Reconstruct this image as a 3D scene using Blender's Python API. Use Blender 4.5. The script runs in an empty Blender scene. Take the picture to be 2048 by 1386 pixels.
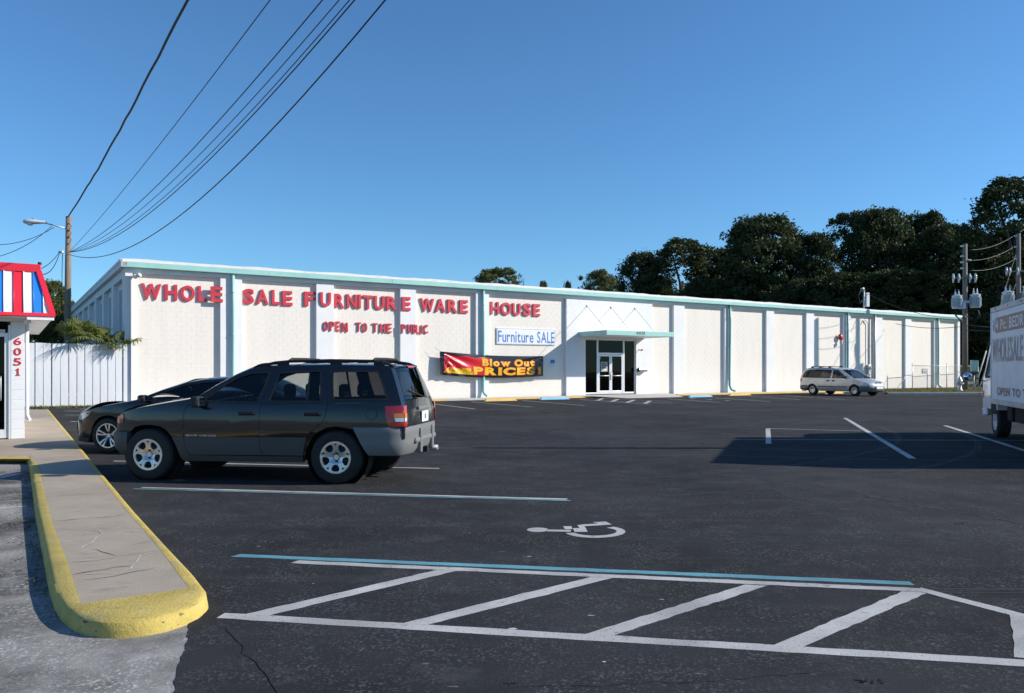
import bpy, bmesh, math, random
import numpy as np
from mathutils import Vector, Matrix
from mathutils.geometry import tessellate_polygon
R = math.radians
random.seed(7)
SC = bpy.context.scene
COL = SC.collection

# ------------------------------------------------------------------ camera, sky, sun, exposure
F, CX, HY, HC = 1600.0, 1024.0, 742.0, 1.5        # focal length / horizon of the photograph in its own pixels, eye height
cam_d = bpy.data.cameras.new('camera'); cam = bpy.data.objects.new('camera', cam_d); COL.objects.link(cam)
cam.location = (0, 0, HC); cam.rotation_euler = (R(90), 0, 0)
cam_d.sensor_width = 36; cam_d.lens = 36 * F / 2048; cam_d.shift_y = (HY - 693) / 2048
cam_d.clip_start = .1; cam_d.clip_end = 3000
SC.camera = cam
SUN_EL, SUN_AZ = 27.0, 91.0                         # azimuth clockwise from +Y: the sun stands to the right
wd = bpy.data.worlds.new('World'); SC.world = wd; wd.use_nodes = True
wn = wd.node_tree; bgn = wn.nodes['Background']
sky = wn.nodes.new('ShaderNodeTexSky'); sky.sky_type = 'NISHITA'; sky.sun_disc = False
sky.sun_elevation = R(SUN_EL); sky.sun_rotation = R(SUN_AZ); sky.altitude = 0
sky.air_density = 1.0; sky.dust_density = 0.0; sky.ozone_density = 6.5
stn = wn.nodes.new('ShaderNodeMix'); stn.data_type = 'RGBA'; stn.blend_type = 'MULTIPLY'; stn.inputs[0].default_value = 1; stn.inputs[7].default_value = (.77, 1.0, 1.06, 1)   # clean, dry-air blue
wn.links.new(sky.outputs[0], stn.inputs[6]); wn.links.new(stn.outputs[2], bgn.inputs[0]); bgn.inputs[1].default_value = 0.12
sun_d = bpy.data.lights.new('sun', 'SUN'); sun_d.energy = 5.0; sun_d.angle = R(.53); sun_d.color = (1, .93, .82)
sun = bpy.data.objects.new('sun', sun_d); COL.objects.link(sun)
to_sun = Vector((math.sin(R(SUN_AZ)) * math.cos(R(SUN_EL)), math.cos(R(SUN_AZ)) * math.cos(R(SUN_EL)), math.sin(R(SUN_EL))))
sun.rotation_euler = to_sun.to_track_quat('Z', 'Y').to_euler()
SC.view_settings.view_transform = 'Standard'; SC.view_settings.look = 'None'
SC.view_settings.exposure = 0.3; SC.view_settings.gamma = 1; SC.view_settings.use_curve_mapping = False
SC.cycles.max_bounces = 8; SC.cycles.transparent_max_bounces = 16
SC.cycles.use_denoising = True

# ------------------------------------------------------------------ geometry helpers
def gp(x, y, z=0.0):
    Y = F * (HC - z) / (y - HY)
    return Vector(((x - CX) / F * Y, Y, z))
def dp(x, y, Y):
    return Vector(((x - CX) / F * Y, Y, HC - (y - HY) / F * Y))

def link(name, me, m=None, parent=None, loc=None):
    o = bpy.data.objects.new(name, me); COL.objects.link(o)
    if m is not None and me is not None and hasattr(me, 'materials') and not me.materials:
        me.materials.append(m)
    if parent is not None: o.parent = parent
    if loc is not None: o.location = loc
    return o
def tag(o, label=None, cat=None, group=None, kind=None):
    if label: o['label'] = label
    if cat: o['category'] = cat
    if group: o['group'] = group
    if kind: o['kind'] = kind
    return o
def thing(name, label, cat, loc=(0, 0, 0), rz=0.0, group=None):
    o = bpy.data.objects.new(name, None); COL.objects.link(o)
    o.empty_display_size = .2; o.location = loc; o.rotation_euler = (0, 0, rz)
    return tag(o, label, cat, group)

class MB:
    """collects vertices and faces for one mesh"""
    def __init__(s): s.v = []; s.f = []; s.sm = []
    def add(s, vs, fs, smooth=False):
        b = len(s.v); s.v += [tuple(v) for v in vs]
        for f in fs: s.f.append([i + b for i in f]); s.sm.append(smooth)
        return s
    def box(s, a, b, M=None):
        (x0, y0, z0), (x1, y1, z1) = a, b
        vs = [Vector(p) for p in ((x0,y0,z0),(x1,y0,z0),(x1,y1,z0),(x0,y1,z0),(x0,y0,z1),(x1,y0,z1),(x1,y1,z1),(x0,y1,z1))]
        if M: vs = [M @ v for v in vs]
        return s.add(vs, [(3,2,1,0),(4,5,6,7),(0,1,5,4),(1,2,6,5),(2,3,7,6),(3,0,4,7)])
    def cbox(s, a, b, c=.02, M=None):
        """box with chamfered edges"""
        bm = bmesh.new(); bmesh.ops.create_cube(bm, size=1)
        a, b = Vector(a), Vector(b)
        for v in bm.verts:
            v.co = Vector([a[i] + (v.co[i] + .5) * (b[i] - a[i]) for i in range(3)])
        bmesh.ops.bevel(bm, geom=bm.edges[:], offset=c, segments=2, affect='EDGES', profile=.5)
        vs = [(M @ v.co if M else v.co.copy()) for v in bm.verts]; bm.verts.index_update()
        fs = [[v.index for v in f.verts] for f in bm.faces]; bm.free()
        return s.add(vs, fs, False)
    def tube(s, pts, r, n=8, caps=True):
        pts = [Vector(p) for p in pts]; rs = r if isinstance(r, (list, tuple)) else [r] * len(pts)
        rings = []; up = None
        for i, p in enumerate(pts):
            t = (pts[min(i + 1, len(pts) - 1)] - pts[max(i - 1, 0)]).normalized()
            if up is None:
                up = Vector((0, 0, 1)) if abs(t.z) < .9 else Vector((1, 0, 0))
            a = t.cross(up).normalized(); b2 = a.cross(t).normalized(); up = b2
            rings.append([p + (a * math.cos(2*math.pi*k/n) + b2 * math.sin(2*math.pi*k/n)) * rs[i] for k in range(n)])
        vs = [v for rg in rings for v in rg]; fs = []
        for i in range(len(pts) - 1):
            for k in range(n):
                k2 = (k + 1) % n
                fs.append((i*n+k, (i+1)*n+k, (i+1)*n+k2, i*n+k2))
        s.add(vs, fs, True)
        if caps:
            b0 = len(s.v) - len(vs)
            s.f.append([b0 + k for k in range(n)]); s.sm.append(False)
            s.f.append([b0 + (len(pts)-1)*n + n-1-k for k in range(n)]); s.sm.append(False)
        return s
    def lathe(s, prof, n=24, M=None, smooth=True):
        """prof: (radius, height) revolved about local z"""
        vs = []; fs = []
        for r_, h in prof:
            for k in range(n):
                a = 2*math.pi*k/n; v = Vector((r_*math.cos(a), r_*math.sin(a), h))
                vs.append(M @ v if M else v)
        for i in range(len(prof)-1):
            for k in range(n):
                k2 = (k+1) % n
                fs.append((i*n+k, i*n+k2, (i+1)*n+k2, (i+1)*n+k))
        return s.add(vs, fs, smooth)
    def mesh(s, name, sharp=None):
        me = bpy.data.meshes.new(name); me.from_pydata(s.v, [], s.f)
        me.polygons.foreach_set('use_smooth', s.sm); me.update()
        if sharp: me.set_sharp_from_angle(angle=R(sharp))
        return me
    def build(s, name, m, parent=None, sharp=None):
        return link(name, s.mesh(name, sharp), m, parent)

def inset(poly, g):
    """shrink a closed polygon by g"""
    n = len(poly); A = sum(poly[i][0]*poly[(i+1)%n][1]-poly[(i+1)%n][0]*poly[i][1] for i in range(n))
    sg = 1 if A > 0 else -1; out = []
    for i in range(n):
        p, q, r_ = Vector(poly[i-1]), Vector(poly[i]), Vector(poly[(i+1) % n])
        e1 = (q-p); e2 = (r_-q)
        if e1.length < 1e-6 or e2.length < 1e-6: out.append(tuple(q)); continue
        e1.normalize(); e2.normalize()
        n1 = Vector((-e1.y, e1.x))*sg; n2 = Vector((-e2.y, e2.x))*sg
        b = n1+n2
        if b.length < .3: b = n1
        b.normalize(); k = g/max(.5, b.dot(n1)); out.append(tuple(q+b*k))
    return out
def arc(cx, cz, r, a0, a1, n=10):
    return [(cx+r*math.cos(R(a0+(a1-a0)*i/n)), cz+r*math.sin(R(a0+(a1-a0)*i/n))) for i in range(n+1)]
def flatpoly(outer, holes=(), step=None):
    """bmesh of a flat polygon (a, b, 0) with holes, cut by a grid"""
    loops = [[Vector((p[0], p[1], 0)) for p in L] for L in [outer, *holes]]
    allv = [v for L in loops for v in L]
    bm = bmesh.new(); bv = [bm.verts.new(v) for v in allv]
    for t in tessellate_polygon(loops):
        try: bm.faces.new([bv[i] for i in t])
        except ValueError: pass
    bmesh.ops.remove_doubles(bm, verts=bm.verts[:], dist=1e-5)
    if step:
        xs = [v.co.x for v in bm.verts]; ys = [v.co.y for v in bm.verts]
        for ax, lo, hi in ((0, min(xs), max(xs)), (1, min(ys), max(ys))):
            k = int((hi-lo)/step)+1
            for i in range(1, k):
                co = Vector((0, 0, 0)); co[ax] = lo+(hi-lo)*i/k; no = Vector((0, 0, 0)); no[ax] = 1
                bmesh.ops.bisect_plane(bm, geom=bm.verts[:]+bm.edges[:]+bm.faces[:], plane_co=co, plane_no=no, dist=1e-5)
    bmesh.ops.recalc_face_normals(bm, faces=bm.faces[:])
    s = sum(f.normal.z*f.calc_area() for f in bm.faces)
    if s < 0: bmesh.ops.reverse_faces(bm, faces=bm.faces[:])
    return bm
def panel(name, outer, fn, m, parent, holes=(), step=.12, depth=(0, -.02, 0), mirror=False, smooth=True, flip=False):
    """polygon in a 2-D plane laid on the surface fn(a, b) with a rim of the given depth"""
    bm = flatpoly(outer, holes, step)
    for v in bm.verts: v.co = Vector(fn(v.co.x, v.co.y))
    if depth:
        be = [e for e in bm.edges if e.is_boundary]
        for e in be: e.smooth = False
        r_ = bmesh.ops.extrude_edge_only(bm, edges=be)
        dv = Vector(depth)
        for v in r_['geom']:
            if isinstance(v, bmesh.types.BMVert): v.co += dv
    if flip: bmesh.ops.reverse_faces(bm, faces=bm.faces[:])
    if mirror:
        for v in bm.verts: v.co.y = -v.co.y
        bmesh.ops.reverse_faces(bm, faces=bm.faces[:])
    for f in bm.faces: f.smooth = smooth
    me = bpy.data.meshes.new(name); bm.to_mesh(me); bm.free()
    return link(name, me, m, parent)
def interp(T, x):
    """smooth (monotone cubic) table lookup"""
    if x <= T[0][0]: return T[0][1]
    if x >= T[-1][0]: return T[-1][1]
    n = len(T)
    for i in range(n-1):
        if x <= T[i+1][0]: break
    def sl(j): return (T[j+1][1]-T[j][1])/(T[j+1][0]-T[j][0])
    def tan(j):
        if j == 0: return sl(0)
        if j == n-1: return sl(n-2)
        a, b = sl(j-1), sl(j)
        return 0 if a*b <= 0 else 2*a*b/(a+b)
    h = T[i+1][0]-T[i][0]; u = (x-T[i][0])/h; m0, m1 = tan(i)*h, tan(i+1)*h
    return (2*u**3-3*u*u+1)*T[i][1]+(u**3-2*u*u+u)*m0+(-2*u**3+3*u*u)*T[i+1][1]+(u**3-u*u)*m1
_gl = {}
def glyph(ch, bold=.03):
    """outline of one character as (verts2d, faces) scaled to the unit box, plus its aspect"""
    if (ch, bold) in _gl: return _gl[ch, bold]
    cu = bpy.data.curves.new('glyph', 'FONT'); cu.body = ch; cu.offset = bold; cu.resolution_u = 3
    ob = bpy.data.objects.new('glyph', cu); COL.objects.link(ob)
    me = bpy.data.meshes.new_from_object(ob.evaluated_get(bpy.context.evaluated_depsgraph_get()))
    bm = bmesh.new(); bm.from_mesh(me); bmesh.ops.remove_doubles(bm, verts=bm.verts[:], dist=1e-4); bm.verts.index_update()
    xs = [v.co.x for v in bm.verts]; ys = [v.co.y for v in bm.verts]
    x0, x1, y0, y1 = min(xs), max(xs), min(ys), max(ys)
    vs = [((v.co.x-x0)/(x1-x0), (v.co.y-y0)/(y1-y0)) for v in bm.verts]
    fs = [[v.index for v in f.verts] for f in bm.faces]; bm.free()
    bpy.data.objects.remove(ob); bpy.data.curves.remove(cu); bpy.data.meshes.remove(me)
    _gl[ch, bold] = (vs, fs, (x0, x1, y0, y1)); return _gl[ch, bold]
def letter(name, ch, fn, m, parent, depth=0.0, bold=.03, step=None):
    """one character mapped by fn(u, v, d): u, v in 0..1 over its box, d = 0 front .. depth back"""
    vs, fs, _ = glyph(ch, bold)
    bm = bmesh.new(); bv = [bm.verts.new((a, b, 0)) for a, b in vs]
    for f in fs:
        try: bm.faces.new([bv[i] for i in f])
        except ValueError: pass
    if step:
        for ax in (0, 1):
            for i in range(1, step):
                co = Vector((0, 0, 0)); co[ax] = i/step; no = Vector((0, 0, 0)); no[ax] = 1
                bmesh.ops.bisect_plane(bm, geom=bm.verts[:]+bm.edges[:]+bm.faces[:], plane_co=co, plane_no=no, dist=1e-5)
    bmesh.ops.recalc_face_normals(bm, faces=bm.faces[:])
    if bm.faces and sum(f.normal.z*f.calc_area() for f in bm.faces) < 0: bmesh.ops.reverse_faces(bm, faces=bm.faces[:])
    if depth:
        r_ = bmesh.ops.extrude_edge_only(bm, edges=[e for e in bm.edges if e.is_boundary])
        for v in r_['geom']:
            if isinstance(v, bmesh.types.BMVert): v.co.z = -1
    for v in bm.verts: v.co = Vector(fn(v.co.x, v.co.y, -v.co.z*depth))
    me = bpy.data.meshes.new(name); bm.to_mesh(me); bm.free()
    return link(name, me, m, parent)
def textline(name, s, fn, width, height, m, parent, bold=.03, depth=0.0, step=None, cap='H'):
    """a line of text as one object per character; fn(a, b, d) in metres, fitted to width x height"""
    adv = 0; items = []
    for ch in s:
        if ch == ' ': adv += .38; continue
        _, _, (x0, x1, y0, y1) = glyph(ch, bold)
        items.append((ch, adv, adv+(x1-x0), y0, y1)); adv += (x1-x0)+.085
    adv -= .085; hy = glyph(cap, bold)[2]; k = width/adv; kz = height/(hy[3]-hy[2]); out = []
    for ch, a0, a1, y0, y1 in items:
        out.append(letter(name, ch, lambda u, v, d, a0=a0, a1=a1, y0=y0, y1=y1: fn((a0+(a1-a0)*u)*k, (y0-hy[2]+(y1-y0)*v)*kz, d), m, parent, depth, bold, step))
    return out

# ------------------------------------------------------------------ materials
class NT:
    def __init__(s, name):
        s.m = bpy.data.materials.new(name); s.m.use_nodes = True; s.t = s.m.node_tree
        s.b = s.t.nodes['Principled BSDF']; s.out = s.t.nodes['Material Output']
    def n(s, ty, **kw):
        nd = s.t.nodes.new(ty)
        for k, v in kw.items():
            if k.startswith('i_'): nd.inputs[k[2:].replace('_', ' ')].default_value = v
            else: setattr(nd, k, v)
        return nd
    def l(s, a, b): s.t.links.new(a, b)
    def coord(s): 
        if not hasattr(s, '_c'): s._c = s.n('ShaderNodeTexCoord').outputs['Object']
        return s._c
    def noise(s, scale, detail=4, rough=.55, stretch=None):
        nd = s.n('ShaderNodeTexNoise'); nd.inputs['Scale'].default_value = scale; nd.inputs['Detail'].default_value = detail
        nd.inputs['Roughness'].default_value = rough; c = s.coord()
        if stretch:
            mp = s.n('ShaderNodeMapping'); mp.inputs['Scale'].default_value = stretch; s.l(c, mp.inputs[0]); c = mp.outputs[0]
        s.l(c, nd.inputs['Vector']); return nd.outputs['Fac']
    def ramp(s, fac, a, b, ca=(0, 0, 0, 1), cb=(1, 1, 1, 1)):
        r_ = s.n('ShaderNodeValToRGB'); r_.color_ramp.elements[0].position = a; r_.color_ramp.elements[1].position = b
        r_.color_ramp.elements[0].color = ca; r_.color_ramp.elements[1].color = cb; s.l(fac, r_.inputs[0]); return r_.outputs[0]
    def mix(s, fac, a, b, blend='MIX'):
        x = s.n('ShaderNodeMix', data_type='RGBA', blend_type=blend)
        for sock, v in ((x.inputs[0], fac), (x.inputs[6], a), (x.inputs[7], b)):
            if isinstance(v, (int, float)): sock.default_value = v
            elif isinstance(v, tuple): sock.default_value = (*v[:3], 1)
            else: s.l(v, sock)
        return x.outputs[2]
    def bump(s, h, strength=.3, dist=.01):
        b = s.n('ShaderNodeBump'); b.inputs['Strength'].default_value = strength; b.inputs['Distance'].default_value = dist
        s.l(h, b.inputs['Height']); s.l(b.outputs[0], s.b.inputs['Normal'])
    def col(s, c):
        if isinstance(c, tuple): s.b.inputs['Base Color'].default_value = (*c[:3], 1)
        else: s.l(c, s.b.inputs['Base Color'])
    def set(s, **kw):
        for k, v in kw.items(): s.b.inputs[k.replace('_', ' ')].default_value = v
_mats = {}
def mat(name, c, rough=.6, metal=0.0, var=.12, scale=3.0, bump=0.0, bscale=60, bdist=.004, coat=0.0, spec=.5, dirt=None, dscale=1.2, stretch=None):
    if name in _mats: return _mats[name]
    t = NT(name); t.set(Roughness=rough, Metallic=metal); t.b.inputs['Specular IOR Level'].default_value = spec
    if coat: t.b.inputs['Coat Weight'].default_value = coat; t.b.inputs['Coat Roughness'].default_value = .05
    lo = tuple(max(0, v*(1-var)) for v in c); hi = tuple(min(1, v*(1+var)) for v in c)
    k = t.mix(t.ramp(t.noise(scale, 5, .6, stretch), .3, .7), lo, hi)
    if dirt: k = t.mix(t.ramp(t.noise(dscale, 6, .7, stretch), .52, .75), k, dirt)
    t.col(k)
    if bump: t.bump(t.noise(bscale, 3), bump, bdist)
    _mats[name] = t.m; return t.m
def glass_mat(name, tint, refl=.9, rough=.02):
    t = NT(name); t.t.nodes.remove(t.b)
    tr = t.n('ShaderNodeBsdfTransparent'); tr.inputs[0].default_value = (*tint, 1)
    gl = t.n('ShaderNodeBsdfGlossy'); gl.inputs[0].default_value = (refl, refl, refl, 1); gl.inputs['Roughness'].default_value = rough
    fr = t.n('ShaderNodeFresnel'); fr.inputs[0].default_value = 1.5
    mx = t.n('ShaderNodeMixShader'); t.l(fr.outputs[0], mx.inputs[0]); t.l(tr.outputs[0], mx.inputs[1]); t.l(gl.outputs[0], mx.inputs[2])
    t.l(mx.outputs[0], t.out.inputs[0]); return t.m

def asphalt(name, base, patch, speck, speck_amt, stain_hi, bigs=.22, lo=.35, hi=.72):
    t = NT(name); t.set(Roughness=.95); t.b.inputs['Specular IOR Level'].default_value = .08
    big = t.ramp(t.noise(bigs, 6, .66), lo, hi)
    c = t.mix(big, base, patch)
    med = t.ramp(t.noise(1.7, 6, .75), .56, .78); c = t.mix(med, c, stain_hi)
    sweep = t.ramp(t.noise(.9, 5, .6, (.25, 3.0, 1)), .56, .8); f2 = t.n('ShaderNodeMath', operation='MULTIPLY'); t.l(sweep, f2.inputs[0]); f2.inputs[1].default_value = .45
    c = t.mix(f2.outputs[0], c, stain_hi)
    oil = t.ramp(t.noise(1.25, 5, .6), .66, .74); c = t.mix(oil, c, tuple(v*.55 for v in base))
    vo = t.n('ShaderNodeTexVoronoi'); vo.inputs['Scale'].default_value = 75; t.l(t.coord(), vo.inputs['Vector'])
    sp = t.ramp(vo.outputs['Color'], .62, .95); pres = t.ramp(t.noise(2.2, 4), .35, .62)
    mm = t.n('ShaderNodeMath', operation='MULTIPLY'); t.l(sp, mm.inputs[0]); t.l(pres, mm.inputs[1])
    m2 = t.n('ShaderNodeMath', operation='MULTIPLY'); t.l(mm.outputs[0], m2.inputs[0]); m2.inputs[1].default_value = speck_amt
    c = t.mix(m2.outputs[0], c, speck); t.col(c)
    hh = t.n('ShaderNodeMath', operation='ADD'); t.l(vo.outputs['Distance'], hh.inputs[0]); t.l(t.noise(260, 2), hh.inputs[1])
    t.bump(hh.outputs[0], .28, .005); return t.m
M_lot = asphalt('sealed_asphalt', (.0225, .0238, .0262), (.044, .0455, .049), (.22, .22, .22), .42, (.070, .071, .074), .3, .38, .66)
M_old = asphalt('worn_asphalt', (.055, .055, .054), (.29, .28, .262), (.55, .54, .51), .85, (.38, .37, .35), .75, .38, .60)
def paint(name, c, under, wear=.62):
    t = NT(name); t.set(Roughness=.65)
    w = t.ramp(t.noise(9, 7, .8), wear, wear+.1); w2 = t.ramp(t.noise(45, 4, .7), wear+.01, wear+.09)
    k = t.mix(t.ramp(t.noise(1.5, 5), .35, .7), tuple(v*.62 for v in c), c); k = t.mix(w, k, under); k = t.mix(w2, k, under)
    t.col(k); t.bump(t.noise(110, 3), .6, .006); return t.m
M_white_line = paint('white_line_paint', (.56, .55, .525), (.07, .07, .07), .585)
M_far_line = paint('faded_white_line_paint', (.42, .42, .41), (.09, .09, .09), .56)
M_blue_line = paint('blue_line_paint', (.14, .37, .45), (.05, .06, .065), .60)
def kerb_mat():
    t = NT('yellow_kerb_paint'); t.set(Roughness=.75)
    c = t.mix(t.ramp(t.noise(3.5, 6, .7), .3, .7), (.44, .33, .075), (.60, .46, .12)); c = t.mix(t.ramp(t.noise(2.2, 7, .75), .52, .7), c, (.36, .30, .15))
    c = t.mix(t.ramp(t.noise(11, 6, .75), .60, .68), c, (.20, .165, .09)); c = t.mix(t.ramp(t.noise(26, 5, .7), .64, .70), c, (.06, .055, .04)); c = t.mix(t.ramp(t.noise(6, 7, .8, (1, 1, 3)), .61, .66), c, (.42, .39, .33)); t.col(c)
    t.bump(t.noise(45, 5, .7), .8, .012); return t.m
M_yellow = kerb_mat()
M_yellow_stop = mat('yellow_wheel_stop_paint', (.72, .46, .13), .7, var=.12, bump=.3)
M_blue_stop = mat('blue_wheel_stop_paint', (.2, .52, .78), .7, var=.1, bump=.3)
def walk_mat():
    t = NT('walk_concrete'); t.set(Roughness=.9)
    c = t.mix(t.ramp(t.noise(.8, 6, .65), .32, .7), (.32, .262, .20), (.44, .37, .285)); c = t.mix(t.ramp(t.noise(3.2, 6, .75, (1, 2.5, 1)), .55, .72), c, (.25, .215, .185)); c = t.mix(t.ramp(t.noise(60, 4, .7), .58, .72), c, (.22, .19, .165)); c = t.mix(t.ramp(t.noise(90, 3, .7), .62, .75), c, (.52, .48, .43)); t.col(c)
    t.bump(t.noise(130, 4), .5, .006); return t.m
M_conc = walk_mat()
M_conc_l = mat('light_concrete', (.5, .48, .45), .88, var=.1, scale=2, bump=.3)
M_crack = mat('crack_dark', (.012, .012, .012), .95)
M_crack_l = mat('crack_fill_pale', (.47, .45, .42), .9, var=.3, scale=30)
M_wall = mat('cream_block_paint', (.80, .745, .68), .8, var=.03, scale=1.3, bump=.25, bscale=90, bdist=.003, dirt=(.765, .71, .645), dscale=1.1, stretch=(1.6, 1.6, .28))
M_pil = mat('white_plaster_paint', (.77, .77, .77), .75, var=.04, scale=1.2, bump=.25, bscale=50, bdist=.004, dirt=(.69, .70, .71), dscale=.9)
M_side = mat('side_wall_paint', (.74, .75, .77), .8, var=.05, scale=1.0, bump=.2)
M_teal = mat('teal_metal_paint', (.32, .59, .55), .45, var=.07, scale=1.5)
M_teal_d = mat('teal_metal_darker', (.13, .36, .34), .45, var=.1, scale=1.5)  # darker version of the teal, used on the three far downspouts
M_cope = mat('coping_white', (.72, .72, .71), .6, var=.1, scale=.8, dirt=(.5, .5, .49), dscale=1.6)
M_roof = mat('roof_membrane', (.45, .45, .44), .9, bump=.3)
M_red = mat('red_letter_paint', (.58, .035, .06), .45, var=.12, scale=2.2, bump=.15, bscale=12, dirt=(.5, .09, .08), dscale=3)
M_alu = mat('aluminium_frame', (.72, .73, .74), .35, .25, var=.05)
M_white = mat('white_trim_paint', (.8, .8, .8), .5, var=.04)
M_fence = mat('fence_white_paint', (.70, .72, .75), .75, var=.08, scale=1.1, bump=.3, bscale=25, dirt=(.56, .58, .61), dscale=.8, stretch=(3, 3, .5))
M_wood = mat('pole_wood', (.21, .165, .125), .9, var=.25, scale=5, bump=.8, bscale=30, bdist=.01, stretch=(6, 6, .35))
M_wood2 = mat('pole_wood_grey', (.2, .175, .15), .9, var=.25, scale=5, bump=.8, bscale=30, bdist=.01, stretch=(6, 6, .35))
M_blk = mat('black_rubber', (.012, .012, .013), .7, var=.2)
M_wire = mat('wire_black', (.012, .012, .014), .6)
M_cable = mat('wire_grey', (.10, .10, .10), .5)
M_galv = mat('galvanised_grey', (.42, .44, .45), .45, .6, var=.1)
M_tank = mat('transformer_grey_paint', (.50, .55, .58), .4, var=.06)
M_porc = mat('porcelain', (.62, .66, .68), .2, var=.05)
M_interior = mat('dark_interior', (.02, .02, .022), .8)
M_dark_glass = glass_mat('shop_glass', (.10, .11, .12), .3)
M_sred = mat('mansard_red', (.72, .02, .045), .4, var=.05)
M_swht = mat('mansard_white', (.78, .79, .82), .45, var=.05)
M_sblu = mat('mansard_blue', (.02, .21, .68), .4, var=.05)
M_sign_w = mat('sign_white', (.78, .8, .82), .5, var=.05)
M_sign_b = mat('sign_blue', (.06, .20, .55), .5, var=.15)
M_dirt = mat('leaf_litter', (.10, .075, .05), .95, var=.4, scale=9)
M_bark = mat('tree_bark', (.09, .07, .055), .95, var=.3, scale=4, bump=.8, bscale=12, bdist=.03)
def leafmat(name, a, b, trans=.35):
    t = NT(name); t.set(Roughness=.6); t.b.inputs['Specular IOR Level'].default_value = .25
    c = t.mix(t.ramp(t.noise(.6, 4, .7), .3, .7), a, b); c = t.mix(t.ramp(t.noise(7, 2), .45, .8), c, tuple(min(1, v*1.5) for v in b)); t.col(c)
    tl = t.n('ShaderNodeBsdfTranslucent'); t.l(c, tl.inputs[0]); mx = t.n('ShaderNodeMixShader'); mx.inputs[0].default_value = trans
    t.l(t.b.outputs[0], mx.inputs[1]); t.l(tl.outputs[0], mx.inputs[2]); t.l(mx.outputs[0], t.out.inputs[0]); return t.m
M_leaf = leafmat('oak_leaves', (.020, .034, .012), (.050, .068, .023), .26)
M_leaf2 = leafmat('pale_leaves', (.055, .07, .022), (.12, .13, .04), .3)
M_palm = leafmat('palm_leaves', (.10, .13, .035), (.22, .24, .08), .35)
M_grass = leafmat('grass_blades', (.09, .10, .03), (.2, .18, .07), .3)

# ------------------------------------------------------------------ ground, lot, markings
def sheet(name, pts, z, m, parent=None, kind='structure', step=None):
    bm = flatpoly([(p[0], p[1]) for p in pts], (), step)
    for v in bm.verts: v.co.z = z
    me = bpy.data.meshes.new(name); bm.to_mesh(me); bm.free()
    o = link(name, me, m, parent)
    if kind: o['kind'] = kind
    return o
M_ground = mat('dry_ground', (.07, .075, .035), .95, var=.3, scale=.3, bump=.3, bscale=8, bdist=.03)
sheet('ground', [(-900, -300), (900, -300), (900, 1500), (-900, 1500)], -.03, M_ground)
sheet('old_asphalt', [(-90, -90), (30, -90), (20, 40), (-60, 20)], -.003, M_old)
edgeA, edgeB = gp(392, 1205), gp(345, 1386)
ex = edgeB + (edgeB - edgeA) * 60
TH = math.atan(2531/1600)
D_ = Vector((math.sin(TH), math.cos(TH), 0)); N_ = Vector((math.cos(TH), -math.sin(TH), 0))
Y0 = F/47.4; P0 = Vector(((262-CX)/F*Y0, Y0, 0)); RZ = math.pi/2-TH
def W(t, out=0, z=0): return P0 + D_*t + N_*out + Vector((0, 0, z))
def wt(x, y, out=0):
    """pixel on the plane of the front wall -> (distance along the wall, height)"""
    r_ = (x-CX)/F; Q = P0+N_*out; t = (r_*Q.y-Q.x)/(D_.x-r_*D_.y); Yd = Q.y+D_.y*t
    return t, HC-(y-HY)/F*Yd
wl = W(-12, .2); wr = W(75, .2)
rje = random.Random(12); ragged = [edgeA.lerp(edgeB, i/60)+Vector((.005*math.sin(i*.9)+.008*math.sin(i*.21+1)+rje.uniform(-.004, .004), 0, 0)) for i in range(61)]
lot = sheet('parking_lot', [gp(330, 1150)]+ragged+[ex, (14, -90), (120, -90), (120, 62), (wr.x, wr.y), (wl.x, wl.y), gp(40, 830), gp(130, 935), gp(220, 1040)], 0, M_lot)
rl = random.Random(3)
def stripe(name, a, b, w, m, z=.0012, parent=lot, jag=.006):
    a = Vector((a[0], a[1], 0)); b = Vector((b[0], b[1], 0)); L = (b-a).length; u = (b-a)/L; p = Vector((-u.y, u.x, 0)); n = max(2, int(L/.12))
    vs = []; fs = []
    for i in range(n+1):
        c = a+u*L*i/n
        e = .03 if i in (0, n) else 0
        vs += [c+p*(w/2+rl.uniform(-jag, jag))+u*rl.uniform(-e, e)+Vector((0, 0, z)), c-p*(w/2+rl.uniform(-jag, jag))+u*rl.uniform(-e, e)+Vector((0, 0, z))]
        if i: fs.append((2*i-2, 2*i-1, 2*i+1, 2*i))
    return MB().add(vs, fs).build(name, m, parent)
def pstripe(name, x0, y0, x1, y1, w, m, **k): return stripe(name, gp(x0, y0), gp(x1, y1), w, m, **k)
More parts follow.
